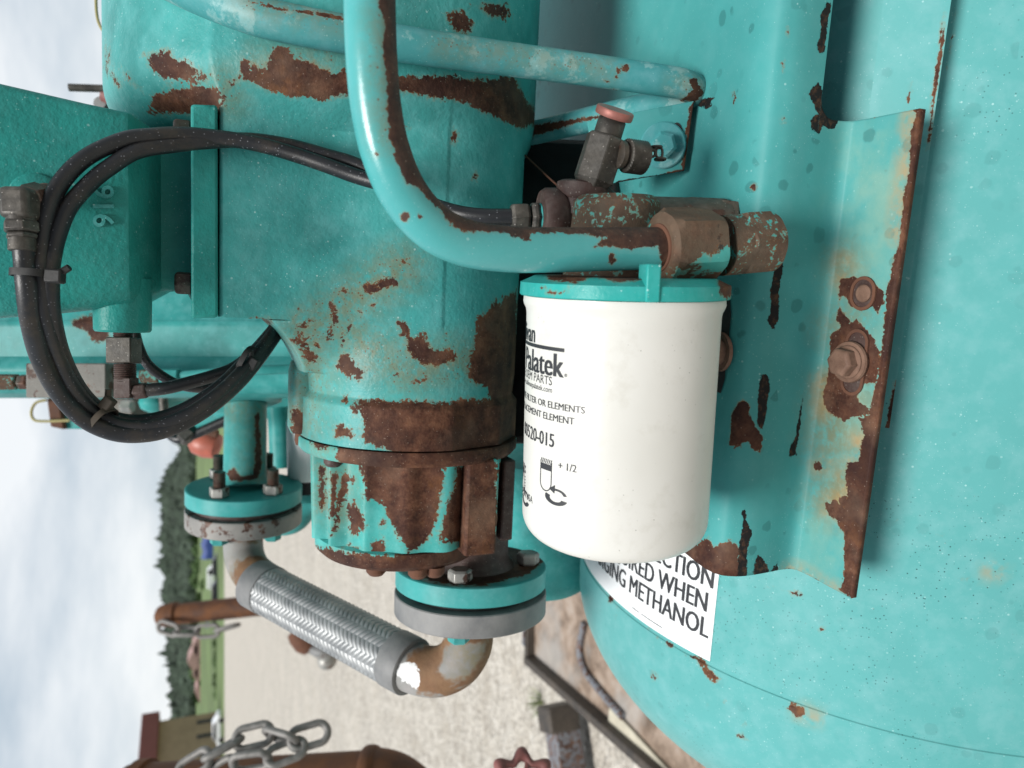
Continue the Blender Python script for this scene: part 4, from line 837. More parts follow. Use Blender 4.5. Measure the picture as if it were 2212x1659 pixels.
def ziptie(label, u0, v0, u1, v1, c, hd, m):
    a, b = P(u0, v0, c), P(u1, v1, c); mid = (a + b) / 2; ea = (b - a).normalized(); eb = (CF - ea * ea.dot(CF)).normalized(); n = ea.cross(eb).normalized()
    t = thing('cable_tie', label, 'cable tie', mid); la = (b - a).length / 2; rings = []
    for i in range(41):
        w = 2 * math.pi * i / 40; d = ea * (la * math.copysign(abs(math.cos(w)) ** .75, math.cos(w))) + eb * (.0105 * math.copysign(abs(math.sin(w)) ** .75, math.sin(w)))
        o_ = d.normalized() * .0011; rings.append([mid + d - n * .0022, mid + d + o_ - n * .0022, mid + d + o_ + n * .0022, mid + d + n * .0022])
    g = MB(); loft(g, rings, cap=False); part('strap', g, m, t, ang=50)
    h = P(*hd, c - .004); g = MB(); box(g, h, ea, eb, n, .0105, .007, .0085); part('head', g, m, t, bevel=.0012)
    g = MB(); tube(g, [h, h + ea * .004 + n * .003, h + ea * .0085 + n * .006], .0022, 6); part('tail', g, m, t)
ziptie('black cable tie round the hoses on the face of the valve body', 35, 590, 110, 594, .445, (119, 597), M_black)
ziptie('dusty cable tie round the hoses at the lowest part of the loop', 204, 927, 240, 884, .530, (232, 872), M_mud)
ziptie('black cable tie round the hoses at the far upswept end', 521, 800, 548, 752, .585, (546, 786), M_black)

# ================================================================== TANK, BRACKET, HANDLE
tD, tU, tG = frame(.181, .046)
tk = 1.0
TA = CAM + CR * .439 + CF * .839; TR = .344
tsm = .225; THd = .247
# the frame's D already holds the yaw; slide the origin so the fitted centre lies on the axis
def tpt(th, r, d): return TA + tD * d + (tU * math.sin(th) - tG * math.cos(th)) * r
def thit(u, v, rr):
    o = CAM - TA; r = ray(u, v); o2 = o - tD * o.dot(tD); rp = r - tD * r.dot(tD)
    A = rp.dot(rp); B = 2 * o2.dot(rp); C_c = o2.dot(o2) - rr * rr; dsc = B * B - 4 * A * C_c
    s = (-B - math.sqrt(max(dsc, 0))) / (2 * A); p = CAM + r * s - TA
    return math.atan2(p.dot(tU), -p.dot(tG)), p.dot(tD), p + TA
tank = thing('separator_tank', 'large round teal pressure tank with a domed end and a white warning label', 'tank', TA + tU * -TR)
prof = [(-1.0, 0), (-1.0, TR)] + [(-1.0 + i * (.55 / 40), TR) for i in range(1, 41)]
prof = [(-1.1, 0), (-1.1, TR), (-.42, TR), (tsm - .0025, TR), (tsm - .0018, TR - .0010), (tsm + .0018, TR - .0010), (tsm + .0025, TR), (tsm + .030, TR * .9985), (tsm + .034, TR * .997)]
prof += [(tsm + .03 + (THd - .03) * math.sin(a), TR * .9985 * math.cos(a) if a else TR) for a in [math.pi / 2 * i / 40 for i in range(2, 41)]]
g = MB(); lathe(g, TA, tD, prof, 420, .006, ref=tU); shell = part('shell', g, M_tank, tank, ang=50)
rt = zcirc(ze, (345, 700, 14, 22), (380, 757, 9), (378, 800, 8), (605, 925, 9), (675, 960, 24, 14, 30), (590, 1140, 14, 24), (985, 1280, 9), (905, 1305, 7), (1240, 640, 24, 9, 12), (1385, 680, 44, 13, 15), (1535, 875, 10, 7), (1210, 1245, 26, 8, 25), (1108, 1420, 10, 13), (1103, 1480, 10, 22, -25), (1060, 1480, 9, 6), (1130, 1530, 6), (1092, 760, 7), (855, 1050, 40, 12, 38), (795, 1025, 22, 9, 30), (560, 870, 6))
rt += [ze((840, 1040), (880, 1065), (900, 1095), (960, 1160), (930, 1185), (905, 1160), (870, 1120), (830, 1060)), ze((1320, 1290), (1355, 1285), (1400, 1300), (1450, 1325), (1440, 1360), (1400, 1385), (1385, 1345), (1340, 1325))]
rt += zcirc(zf, (1325, 221, 22, 10, 35), (1500, 358, 18, 10, 15), (1615, 432, 20, 13, 10), (1725, 416, 14, 7, 30), (1480, 476, 18, 7, 25), (1002, 700, 13), (592, 802, 15, 8), (1060, 135, 5)) + zcirc(zc, (1465, 760, 7, 30, 10), (1430, 1010, 7, 30, 10), (1535, 250, 8, 120, 5))
paint(shell, k=9, rust=rt, ochre=[('s', 1, zf((470, 1310), (570, 1345))), ('s', 1, zf((1630, 435), (1690, 450)))])
# pad welded to the tank
PADR = TR + .019
h0, h1 = thit(1893, 120, PADR), thit(2052, 20, PADR)
te_ = thit(1920, 925, PADR); thR = h1[0]; thL = h0[0]
g = MB(); rows = []
for dd in np.linspace(-1.0, te_[1], 40):
    rows.append([tpt(thL + (thR - thL) * i / 24, TR - .004, dd) for i in range(25)] + [tpt(thL + (thR - thL) * i / 24, PADR, dd) for i in range(24, -1, -1)])
loft(g, rows); pad = part('weld_pad', g, M_tank, tank, ang=50)
paint(pad, k=10, rust=[('s', 5, [(2040, 40), (2036, 90), (2020, 180)]), ('s', 4, [(2018, 190), (2005, 330)]), ('s', 8, [(1945, 800), (1918, 935)]), ('c', 2010, 180, 5), ('c', 1962, 205, 7, 9), ('c', 1985, 232, 10, 6)])
# warning label
RLb = TR + .0006
aR, dB, _ = thit(1533, 1431, RLb); aR2, dT, _ = thit(1553, 1238, RLb)
dT2 = dB - .105; aL = aR + 1.15
lbm = MB(); loft(lbm, [[tpt(aR + (aL - aR) * i / 60, RLb, d) for i in range(61)] for d in np.linspace(dT2, dB - .001, 14)], cap=False, closed=False); lbo = part('warning_label', lbm, M_label, tank)
tm = MB()
def ttext(s, xr, y0, hgt, wide, bold=.012):
    vs, fs, w, h = textmesh(s, 0); kx = hgt / h * wide; vs = [Vector((v.x * kx - w * kx, v.y * hgt / h, 0)) for v in vs]; vs, fs = wrapmesh(vs, fs, .006)
    for dx in (-.035, 0, .035): tm.add([tpt(aR + (xr - v.x - dx * hgt) / RLb, RLb + .0004, dB - y0 - v.y) for v in vs], fs)
ttext('CHARGING METHANOL', .0045, .0215, .0185, .72)
ttext('REQUIRED WHEN', .0085, .0455, .0185, .72)
ttext('EYE PROTECTION', .0045, .0695, .0185, .72)
for a_, b_ in ((.055, .085), (.0885, .10)):
    loft(tm, [[tpt(aR + (a_ + (b_ - a_) * i / 8) / RLb, RLb + .0004, d) for i in range(9)] for d in (dB - .0085, dB - .0078)], cap=False, closed=False)
part('lettering', tm, M_print, lbo, fix=False)

# mounting bracket: a folded plate
foot = thit(1838, 1293, TR + .056)[2]; d0 = (foot - TA).dot(tD)
def brk(u, v): r = ray(u, v); return CAM + r * ((TA + tD * d0 - CAM).dot(tD) / r.dot(tD))
prof_px = [(1480, 1195), (1520, 1226), (1552, 1241), (1583, 1245), (1612, 1244), (1650, 1238), (1685, 1231), (1706, 1229), (1724, 1232), (1745, 1242), (1838, 1293)]
bp_ = [brk(*q) for q in prof_px]
ext = (bp_[0] - bp_[1]).normalized(); bp_ = [bp_[0] + ext * .50] + bp_
bp_ = [Vector(q) for q in bp_]
sp = [bp_[0].lerp(bp_[1], i / 40) for i in range(40)] + spline(bp_[1:-2], 8)[:-1] + [bp_[-2].lerp(bp_[-1], i / 40) for i in range(41)]
cum = [0.0]
for a, b in zip(sp, sp[1:]): cum.append(cum[-1] + (b - a).length)
def dat(u, v, p): r = ray(u, v); return None
def tdv(p, v): return bis(lambda t: proj(p + tD * t)[1] - v, -1.5, .3)
iE = min(range(len(sp)), key=lambda i: (sp[i] - bp_[-3]).length) ; iE = min(range(len(sp)), key=lambda i: abs(proj(sp[i] + tD * tdv(sp[i], 150))[0] - 1781))
cols = []
for i in range(len(sp)):
    if i <= iE: cols.append((sp[i], -1.3, 0.0))
r_ = .013
def addcol(s, t0): 
    for j in range(len(cum) - 1):
        if cum[j] <= s <= cum[j + 1] + 1e-9: f = (s - cum[j]) / (cum[j + 1] - cum[j] + 1e-12); cols.append((sp[j].lerp(sp[j + 1], f), t0, 0.0)); return
sE = cum[iE]; tE = tdv(sp[iE], 254)
for i in range(9):
    w = math.pi / 2 * i / 8; addcol(sE + .00005 + r_ * (1 - math.cos(w)), tE - r_ + r_ * math.sin(w) if i else tE - r_)
s = sE + r_
for i in range(1, 60):
    s2 = s + (cum[-1] - s) * i / 59; p_u = s2; addcol(s2, tE + (tdv(sp[-1], 234) - tE) * i / 59)
g = MB(); NR = 230; vs = []; nc = len(cols)
for j in range(NR + 1):
    for p, t0, t1_ in cols: vs.append(p + tD * (t0 + (t1_ - t0) * (j / NR)))
fs = [(j * nc + i, j * nc + i + 1, (j + 1) * nc + i + 1, (j + 1) * nc + i) for j in range(NR) for i in range(nc - 1)]
g.add(vs, fs)
brkt = thing('mounting_bracket', 'folded spotted teal steel plate bracket with a rusty edged slotted foot', 'bracket', foot)
plate = part('plate', g, M_sheet, brkt, ang=40)
sm = plate.modifiers.new('thickness', 'SOLIDIFY'); sm.thickness = .0055; sm.offset = -1
black = [zd((490, 20), (515, 10), (510, 100), (490, 200), (495, 330), (465, 375), (435, 345), (455, 280), (450, 200), (465, 120)), zd((400, 600), (440, 590), (450, 640), (435, 760), (415, 850), (390, 850), (395, 700)), zd((610, 690), (600, 760), (590, 850), (575, 970), (540, 980), (545, 940), (575, 880), (590, 760)),
    zd((355, 1210), (330, 1260), (340, 1290), (365, 1330), (345, 1420), (340, 1560), (295, 1560), (305, 1400), (325, 1280), (320, 1240)), zd((395, 1440), (440, 1490), (445, 1540), (370, 1545), (375, 1490)), zd((450, 1530), (490, 1480), (485, 1530)), zc((850, 0), (830, 30), (805, 80), (805, 180), (780, 290), (830, 290), (845, 120), (870, 0)),
    zc((800, 450), (730, 500), (760, 560), (770, 590), (790, 630), (750, 650), (750, 710), (800, 745), (820, 690), (850, 710), (880, 715), (910, 650), (870, 600), (820, 500)), zc((120, 560), (180, 540), (235, 545), (190, 600), (130, 600))]
rb_ = [zd((320, 710), (355, 720), (350, 790), (375, 800), (400, 870), (420, 880), (405, 960), (370, 950), (350, 910), (300, 930), (250, 925), (265, 850), (270, 760)), zd((0, 1440), (160, 1360), (180, 1410), (260, 1375), (300, 1390), (310, 1560), (200, 1560), (0, 1520)),
    zd((1060, -20), (1130, -20), (1010, 860), (870, 1680), (780, 1610), (800, 1560), (803, 1350), (750, 1260), (735, 1200), (755, 1180), (800, 1220), (815, 1150), (810, 1080), (820, 1010), (870, 1000), (880, 920), (900, 880), (870, 800), (920, 780), (960, 600), (990, 400), (1000, 200)),
    zd((780, 140), (850, 125), (920, 150), (990, 200), (990, 250), (960, 300), (940, 260), (880, 285), (830, 260), (800, 210), (780, 240)), zd((775, 250), (800, 300), (830, 340), (800, 370), (765, 330)), zd((740, 400), (860, 330), (930, 400), (970, 480), (960, 630), (890, 640), (855, 700), (930, 770), (800, 805), (720, 765), (700, 690), (720, 620), (735, 500)),
    zc((1390, 580), (1310, 600), (1330, 640), (1300, 760), (1300, 880), (1280, 1000), (1260, 1150), (1240, 1340), (1210, 1430), (1215, 1540), (1180, 1659), (1280, 1700), (1420, 600)), ('s', 4, zd((540, 1525), (640, 1570), (760, 1640)))]
rb_ += zcirc(zd, (545, 1525, 30, 10, 15), (655, 1570, 30, 14, 25), (680, 1025, 18, 24), (735, 1230, 16, 40, -20), (800, 1190, 24, 26), (875, 1085, 8), (880, 1030, 8)) + zcirc(zc, (595, 365, 14, 22), (600, 665, 12, 20), (435, 1030, 16), (325, 530, 9, 22), (625, 175, 8, 16), (1245, 520, 12, 8), (1100, 640, 16, 6), (1250, 575, 16, 10))
paint(plate, k=10, rust=rb_, chip=black, pale=[[(1800, 262), (1985, 245), (1850, 1270), (1745, 1225), (1790, 700)]], ochre=[('s', 14, zd((840, 1020), (800, 1140), (735, 1210))), ('s', 8, zd((700, 620), (705, 760))), ('s', 6, zd((800, 60), (790, 140))), ('s', 8, zd((560, 1530), (740, 1620))), ('s', 10, zd((870, 900), (860, 1000))), ('s', 6, zd((725, 1000), (690, 1030))), ('s', 7, zc((1310, 620), (1290, 800), (1230, 1300)))], stain=[('s', 34, zd((780, 1100), (740, 1180))), ('s', 20, zd((840, 330), (760, 380))), ('s', 16, zc((935, 1450), (940, 1540))), ('s', 40, zd((770, 700), (740, 900)))])
def radial(p): d = p - TA; d = d - tD * d.dot(tD); return p + d.normalized() * (TR - .001 - d.length)
inn = lambda p: p + (TA + tD * (p - TA).dot(tD) - p).normalized() * .007
g = MB(); r1_ = [inn(sp[i]) + tD * -.03 for i in range(20, len(sp) - 6, 3)]; loft(g, [r1_, [radial(p) for p in r1_]], cap=False, closed=False); part('shade_baffle', g, M_far, brkt)  # added unseen plate closing the cavity so the slot stays dark
g = MB(); q0 = inn(sp[22]); loft(g, [[q0 + tD * t_ for t_ in (-1.25, -.03)], [radial(q0) + tD * t_ for t_ in (-1.25, -.03)]], cap=False, closed=False); part('shade_baffle', g, M_far, brkt)  # added unseen side wall, keeps light out of the slot
fn = ((sp[-1] - sp[-20]).cross(tD)).normalized()
if fn.dot(CF) > 0: fn = -fn
def onfoot(u, v, lift=0.0): r = ray(u, v); o = sp[-5] + fn * lift; return CAM + r * ((o - CAM).dot(fn) / r.dot(fn))
fe = (sp[-1] - sp[-20]).normalized()
def slot(mb, c, la, r, n=12):
    pl = []
    for sgn in (1, -1):
        for i in range(n + 1):
            a = math.pi * i / n - math.pi / 2; pl.append(c + tD * (sgn * la + sgn * r * math.cos(a)) + fe * (sgn * r * math.sin(a)))
    return pl
def wall(mb, pl, d0_, d1_): return loft(mb, [[p + fn * d0_ for p in pl], [p + fn * d1_ for p in pl]], cap=False)
bolt = thing('bracket_bolt', 'rust brown hex bolt and washer in the long slot of the bracket foot', 'bolt', onfoot(1842, 785)); cs = onfoot(1848, 783)
def slotplug(parent, c, la, r):
    pl = slot(None, c, la, r); g = MB(); g.add([p + fn * .0008 for p in pl], [tuple(range(len(pl)))]); part('slot_floor', g, M_tee, parent, fix=False)
    g = MB(); big = slot(None, c, la, r + .0022); rings = [[p + fn * .0003 for p in big], [p + fn * .0016 for p in big], [p + fn * .0016 for p in pl], [p + fn * .0006 for p in pl]]; loft(g, rings, cap=False); part('slot_edge', g, M_rust, parent)
slotplug(brkt, cs, .0140, .0072)
bn = fn
wc = onfoot(1836, 782, .003); g = MB(); lathe(g, wc - fn * .002, fn, [(0, .0138), (.0025, .0146), (.0042, .0141), (.0042, .004)], 40); part('washer', g, M_bolt, bolt, ang=30)
g = MB(); lathe(g, wc + fn * .0022, fn, [(0, .0104), (.0085, .0104), (.0102, .0086), (.0102, 0)], 6); lathe(g, wc + fn * .0022, fn, [(0, .0118), (.0016, .0118), (.0022, .009)], 30); part('hex_head', g, M_bolt, bolt, ang=20, bevel=.0008)
slotplug(brkt, onfoot(1866, 634), .0015, .0080)
hb = thing('bracket_bolt', 'rust brown stud end sunk in the round hole of the bracket foot', 'bolt', onfoot(1870, 632)); g = MB(); lathe(g, onfoot(1869, 634), fn, [(0, .0060), (.0022, .0060), (.0030, .0052), (.0030, 0)], 30); part('stud_end', g, M_bolt, hb, ang=30)
wb = thing('bracket_bolt', 'brown bolt head half hidden behind the right edge of the white filter', 'bolt', P(1566, 745, .58))
webn = (tU * .5 - tG * .85).normalized()
def onplate(u, v): # nearest sheet point on the sight line
    best = None
    for i in range(len(sp) - 1):
        n_ = (sp[i + 1] - sp[i]).cross(tD).normalized(); r = ray(u, v); den = r.dot(n_)
        if abs(den) < 1e-6: continue
        s_ = (sp[i] - CAM).dot(n_) / den; q = CAM + r * s_; e_ = (sp[i + 1] - sp[i]); f = (q - sp[i]).dot(e_) / e_.dot(e_)
        if 0 <= f <= 1 and s_ > 0 and (best is None or s_ < best[0]): best = (s_, q, n_ if n_.dot(CF) < 0 else -n_)
    return best
bb = onplate(1560, 748)
if bb:
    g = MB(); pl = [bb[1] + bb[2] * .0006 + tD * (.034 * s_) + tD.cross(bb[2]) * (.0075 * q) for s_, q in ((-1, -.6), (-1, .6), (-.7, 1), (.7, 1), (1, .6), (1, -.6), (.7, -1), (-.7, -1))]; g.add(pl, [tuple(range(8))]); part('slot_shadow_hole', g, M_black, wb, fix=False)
    g = MB(); lathe(g, bb[1] + bb[2] * .0008 + tD * .004, bb[2], [(0, .0145), (.003, .0145), (.003, .0105), (.010, .0105), (.012, .008), (.012, 0)], 30); part('bolt_head', g, M_bolt, wb, ang=30)

# bent lifting handle with its foot plate
t = thing('lifting_handle', 'bent chalky teal bar handle running from the drum to a bolted foot', 'handle', P(1480, 300, .62))
path = spline(pts((330, -60, .50), (430, -12, .494), (540, 30, .486), (640, 54, .486), (760, 76, .493), (900, 100, .508), (1100, 128, .532), (1300, 155, .545), (1430, 174, .545), (1475, 182, .545), (1499, 193, .550), (1496, 207, .560), (1460, 219, .572), (1380, 234, .596), (1250, 264, .645), (1090, 302, .72)), 16)
g = MB(); tube(g, path, lambda f: .0135 - .0026 * min(1, f * 1.6), 48); bar = part('bar', g, M_bar, t, ang=60)
paint(bar, k=10, rust=[('s', 3, z5((0, 15), (60, 25), (200, 60), (430, 85), (590, 120))), ('c', 1336, 153, 5, 9, 15), ('c', 1350, 148, 6, 9, 30), ('c', 1331, 165, 5, 6), ('c', 1310, 175, 4), [(1488, 172), (1500, 165), (1520, 200), (1500, 222), (1470, 216), (1485, 205), (1497, 195)], [(1040, 330), (1130, 300), (1260, 262), (1330, 245), (1200, 262), (1040, 290)], ('s', 2, [(1260, 205), (1330, 196)])], stain=[('s', 9, z5((0, 15), (600, 115))), ('s', 5, [(1480, 185), (1500, 190)]), ('s', 4, [(960, 95), (1300, 142)])])
fpn = (ray(1400, 300) * -1 + CR * .02 - CD * .05).normalized()
def onfp(u, v, c0=.557): r = ray(u, v); o = P(1420, 300, c0); return CAM + r * ((o - CAM).dot(fpn) / r.dot(fpn))
q = [onfp(*x) for x in ((1268, 262), (1499, 218), (1478, 369), (1290, 402))]
g = MB(); prism(g, q, -fpn * .008); fp = part('foot_plate', g, M_sheet, t, bevel=.001)
bmx = bmesh.new(); bmx.from_mesh(fp.data); bmesh.ops.subdivide_edges(bmx, edges=bmx.edges, cuts=16, use_grid_fill=True); bmx.to_mesh(fp.data); bmx.free()
paint(fp, k=8, rust=[[(1489, 225), (1505, 218), (1484, 380), (1470, 372)], ('s', 3, [(1440, 375), (1480, 368)])], chip=[('s', 3, [(1330, 395), (1478, 372)])])
bc_ = onfp(1432, 314)
g = MB(); lathe(g, bc_, fpn, [(0, .0175), (.002, .0175), (.003, .0165), (.003, .011)], 40); part('washer', g, M_bar, t, ang=30)
g = MB(); lathe(g, bc_ + fpn * .003, fpn, [(0, .0105), (.007, .0105), (.009, .008), (.009, 0)], 6); part('hex_head', g, M_bar, t, ang=20)
hs = onfp(1462, 300); s1 = (onfp(1462, 275) - hs).normalized(); s2_ = fpn.cross(s1)
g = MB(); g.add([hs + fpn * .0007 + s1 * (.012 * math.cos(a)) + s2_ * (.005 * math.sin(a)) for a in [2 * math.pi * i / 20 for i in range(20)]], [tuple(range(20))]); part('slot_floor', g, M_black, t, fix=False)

t = thing('gap_filler', 'black added block standing in for the dark gap behind the test valve', 'gap filler', P(1220, 430, .72))  # added block: its black stands in for the darkness of the gap
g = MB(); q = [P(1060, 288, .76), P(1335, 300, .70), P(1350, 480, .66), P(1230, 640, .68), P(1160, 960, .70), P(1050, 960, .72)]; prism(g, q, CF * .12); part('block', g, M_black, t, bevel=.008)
# thin rusty wire in the dark gap
g = MB(); tube(g, spline(pts((1120, 322, .66), (1160, 360, .64), (1215, 410, .60), (1240, 425, .58)), 8), .0008, 8); tagit(part('copper_wire', g, M_rust, loc=P(1120, 322, .66)), 'thin brown wire crossing the dark gap behind the test valve', 'wire')

# ================================================================== FLANGED HOSE LINE
def flange_pair(c0, e, r, t_top, gap, t_bot, mtop, mbot, th, nut_angles, boltlen, name_parts=True):
    g = MB(); lathe(g, c0, e, [(0, 0), (0, r - .001), (.001, r), (t_top - .001, r), (t_top, r - .001), (t_top, 0)], 96, .006); a = part('flange', g, mtop, th, ang=40)
    g = MB(); lathe(g, c0, e, [(t_top, 0), (t_top, r * .86), (t_top + gap, r * .86), (t_top + gap, 0)], 72); part('gasket', g, M_black, th)
    return a
of = thing('outlet_flange', 'teal pipe flange with a rust brown face under the compressor', 'flange', P(1016, 1250, .70))
oD = (Dc - Gc * .055).normalized()
oc = P(1018, 1217, .708)
g = MB(); lathe(g, oc, oD, [(0, .03), (0, .0725), (.001, .0738), (.0180, .0738), (.0190, .0725), (.0190, .04)], 160, .003); o = part('flange', g, M_flange, of, ang=40)
paint(o, k=10, rust=[[(900, 1150), (1190, 1150), (1186, 1185), (1172, 1215), (1140, 1240), (1090, 1255), (1040, 1264), (985, 1264), (930, 1256), (880, 1232)]])
g = MB(); lathe(g, oc, oD, [(.0191, .02), (.0191, .062), (.0250, .062), (.0250, .02)], 80); part('gasket', g, M_black, of)
g = MB(); lathe(g, oc - oD * .06, oD, [(0, .036), (.05, .036), (.062, .044)], 60); part('neck', g, M_tee, of)  # dark material stands in for the shaded void here
for a in (-60, 20, 120, 200):
    d = (oD.orthogonal().normalized()); d = Matrix.Rotation(R(a), 3, oD) @ (Uc - oD * oD.dot(Uc)).normalized()
    p = oc + d * .056; g = MB(); hexrod(g, p - oD * .012, p, .0115); part('nut', g, M_nutgrey, of, ang=20, bevel=.0006)
    g = MB(); hexrod(g, p + oD * .046, p + oD * .056, .0105); part('bolt_head', g, M_flange, of, ang=20, bevel=.0006)
bh = thing('braided_hose', 'braided stainless steel hose with rusty elbows and two grey flanges', 'hose', P(720, 1350, .79))
g = MB(); lathe(g, oc, oD, [(.0251, .02), (.0251, .0735), (.026, .0745), (.0450, .0745), (.0461, .0733), (.0461, .03)], 120, .004); part('flange', g, M_zinc, bh, ang=40)
path = spline(pts((1013, 1335, .712), (1013, 1365, .712), (1008, 1398, .714), (988, 1430, .718), (955, 1448, .722), (918, 1449, .727), (880, 1437, .733)), 16)
g = MB(); tube(g, path, .0245, 72); el2 = part('elbow', g, M_elbow, bh, ang=60)
paint(el2, k=18, rust=[[(930, 1385), (985, 1375), (960, 1400), (945, 1450), (985, 1480), (960, 1500), (900, 1500), (880, 1420)], ('s', 11, [(1066, 1375), (1056, 1420), (1022, 1468), (960, 1494)]), ('c', 1030, 1380, 30, 6), ('c', 985, 1490, 18, 8)], chip=[z7((285, 1070), (330, 1058), (380, 1075), (390, 1130), (400, 1165), (375, 1215), (340, 1190), (290, 1160), (262, 1110))], stain=[('s', 22, [(1010, 1400), (1040, 1440)]), ('s', 16, [(1060, 1380), (1020, 1460)])])
hs0, hs1 = P(884, 1438, .732), P(556, 1262, .873); eh = (hs1 - hs0).normalized()
g = MB(); lathe(g, hs0 - eh * .004, eh, [(0, .02), (0, .0285), (.001, .0292), (.024, .0294), (.0255, .0285)], 72); part('collar', g, M_zinc, bh, ang=40)
g = MB(); lathe(g, hs1 - eh * .026, eh, [(0, .0285), (.001, .0294), (.027, .0294), (.028, .0285), (.028, .02)], 72); part('collar', g, M_zinc, bh, ang=40)
ba, bb_ = hs0 + eh * .012, hs1 - eh * .012; Lb = (bb_ - ba).length; NS, NP = 900, 300; n_str = 16
e1 = eh.orthogonal().normalized(); e2 = eh.cross(e1)
S, PH = np.meshgrid(np.linspace(0, Lb, NS), np.arange(NP) * 2 * math.pi / NP, indexing='ij')
kk = n_str / (2 * math.pi * .0285) * 1.75
p_ = PH * n_str / (2 * math.pi) + S * kk; q_ = PH * n_str / (2 * math.pi) - S * kk
over = ((p_ + q_) % 4) < 2; pq = ((p_ + q_) % 2) / 2
fp_ = np.where(over, p_ % 1, q_ % 1); al = pq
hgt = np.sqrt(np.clip(np.sin(np.pi * fp_), 0, 1)) * (.55 + .45 * np.sin(np.pi * np.clip(al, 0, 1)))
rad = .0272 + .0014 * hgt
aa, b1, b2, ehn = np.array(ba), np.array(e1), np.array(e2), np.array(eh)
V = aa + S[..., None] * ehn + (np.cos(PH)[..., None] * b1 + np.sin(PH)[..., None] * b2) * rad[..., None]
V = V.reshape(-1, 3) - np.array(ORG[bh]); idx = np.arange(NS * NP).reshape(NS, NP)
Fq = np.stack([idx[:-1], np.roll(idx, -1, 1)[:-1], np.roll(idx, -1, 1)[1:], idx[1:]], -1).reshape(-1, 4)
me = bpy.data.meshes.new('braid'); me.from_pydata(V.tolist(), [], Fq.tolist()); me.polygons.foreach_set('use_smooth', [True] * len(me.polygons)); me.materials.append(M_braid)
o = bpy.data.objects.new('braid', me); COL.objects.link(o); o.parent = bh; ORG[o] = ORG[bh]
path = spline(pts((525, 1120, .945), (525, 1165, .943), (528, 1200, .938), (540, 1230, .926), (560, 1250, .908), (588, 1268, .890)), 14)
g = MB(); tube(g, path, .0248, 60); el1 = part('elbow', g, M_elbow, bh, ang=60)
paint(el1, k=14, rust=[[(515, 1212), (560, 1200), (580, 1215), (560, 1260), (535, 1290), (510, 1265), (503, 1235)], ('s', 3, [(486, 1165), (520, 1168), (570, 1160)])], stain=[('s', 8, [(540, 1230), (510, 1250)])])
fD2 = (Dc + Gc * .03).normalized()
fc = P(529, 1049, .962)
g = MB(); lathe(g, fc, fD2, [(.0285, .02), (.0285, .0735), (.0295, .0742), (.0500, .0742), (.0512, .073), (.0512, .02)], 110, .004); fl2 = part('flange', g, M_zincr, bh, ang=40)
uf = thing('inlet_pipe', 'teal upright pipe ending in a round teal flange above the grey flange', 'pipe', fc)
g = MB(); lathe(g, fc, fD2, [(0, .02), (0, .0725), (.001, .0738), (.0195, .0738), (.0205, .0725), (.0205, .03)], 140, .003); part('flange', g, M_flange, uf, ang=40)
g = MB(); lathe(g, fc, fD2, [(.0206, .02), (.0206, .064), (.0284, .064), (.0284, .02)], 80); part('gasket', g, M_tee, uf)
pt_ = P(531, 872, .985)
g = MB(); lathe(g, pt_, fc - pt_, [(0, .0270), (.002, .0285), (.0022, .0275), ((fc - pt_).length - .012, .0275), ((fc - pt_).length - .006, .0295), ((fc - pt_).length + .001, .034)], 72, .003); up = part('pipe', g, M_flange, uf, ang=40)
paint(up, k=8, rust=[[(560, 890), (566, 1000), (558, 1035), (500, 1040), (488, 1020), (505, 1010), (520, 1030), (545, 1025), (552, 990), (550, 900)]], stain=[('s', 4, [(560, 900), (562, 1030)]), ('s', 3, [(490, 882), (570, 882)])])
for a in (-35, 35, 145, 215):
    d = Matrix.Rotation(R(a), 3, fD2) @ (-Gc - fD2 * fD2.dot(-Gc)).normalized(); p = fc + d * .056
    g = MB(); hexrod(g, p - fD2 * .013, p - fD2 * .0002, .0125, .1); part('nut', g, M_nutgrey, uf, ang=20, bevel=.0006)
    g = MB(); thread(g, p - fD2 * .032, p - fD2 * .012, .0075); part('stud', g, M_gun, uf)
    g = MB(); hexrod(g, p + fD2 * .052, p + fD2 * .062, .0115); part('bolt_head', g, M_flange, uf, ang=20)

# ================================================================== ENGINE SIDE, BEHIND
eng = thing('engine_cover', 'broad teal engine cover with a flaked rust patch behind the hoses', 'engine cover', P(300, 800, .95))
g = MB(); st = []
for u in np.linspace(-200, 668, 40):
    pr = [(520, 1.2), (520, .86), (688, .845), (694, .842), (700, .845), (770, .852), (782, .845), (800, .842), (835, .85), (850, .862), (858, .885), (860, .92), (860, 1.25)]
    st.append([P(u, v, c + .00004 * (600 - u)) for v, c in pr])
loft(g, st); eo = part('cover', g, M_far, eng, ang=40)
bmx = bmesh.new(); bmx.from_mesh(eo.data); bmesh.ops.subdivide_edges(bmx, edges=[e for e in bmx.edges if e.calc_length() > .02], cuts=8, use_grid_fill=True); bmx.to_mesh(eo.data); bmx.free()
z2 = Zm(0, 540, 1 / 3)
paint(eo, k=14, rust=[z2((460, 470), (500, 440), (600, 425), (650, 440), (655, 500), (690, 520), (720, 550), (680, 600), (640, 580), (630, 620), (590, 580), (570, 520), (500, 510))])
mf = thing('valve_block', 'grey metal valve block with brass fittings fixed under the engine cover', 'valve block', P(170, 820, .84))
g = MB(); a = P(172, 822, .80); box(g, a, CR, CF, CD, px(168, .80), .05, px(72, .80)); part('block', g, M_block, mf, bevel=.0015)
for u0, u1, w, m in ((-30, 40, 36, M_fit), (42, 64, 34, M_gun), (305, 345, 32, M_fit), (346, 390, 34, M_far)):
    g = MB(); hexrod(g, P(u0, 825 if u0 < 100 else 812, .80), P(u1, 825 if u0 < 100 else 812, .80), px(w / 2, .80)); part('fitting', g, m, mf, ang=20, bevel=.0006)
g = MB(); thread(g, P(62, 825, .80), P(90, 825, .80), .008); part('thread', g, M_gun, mf)
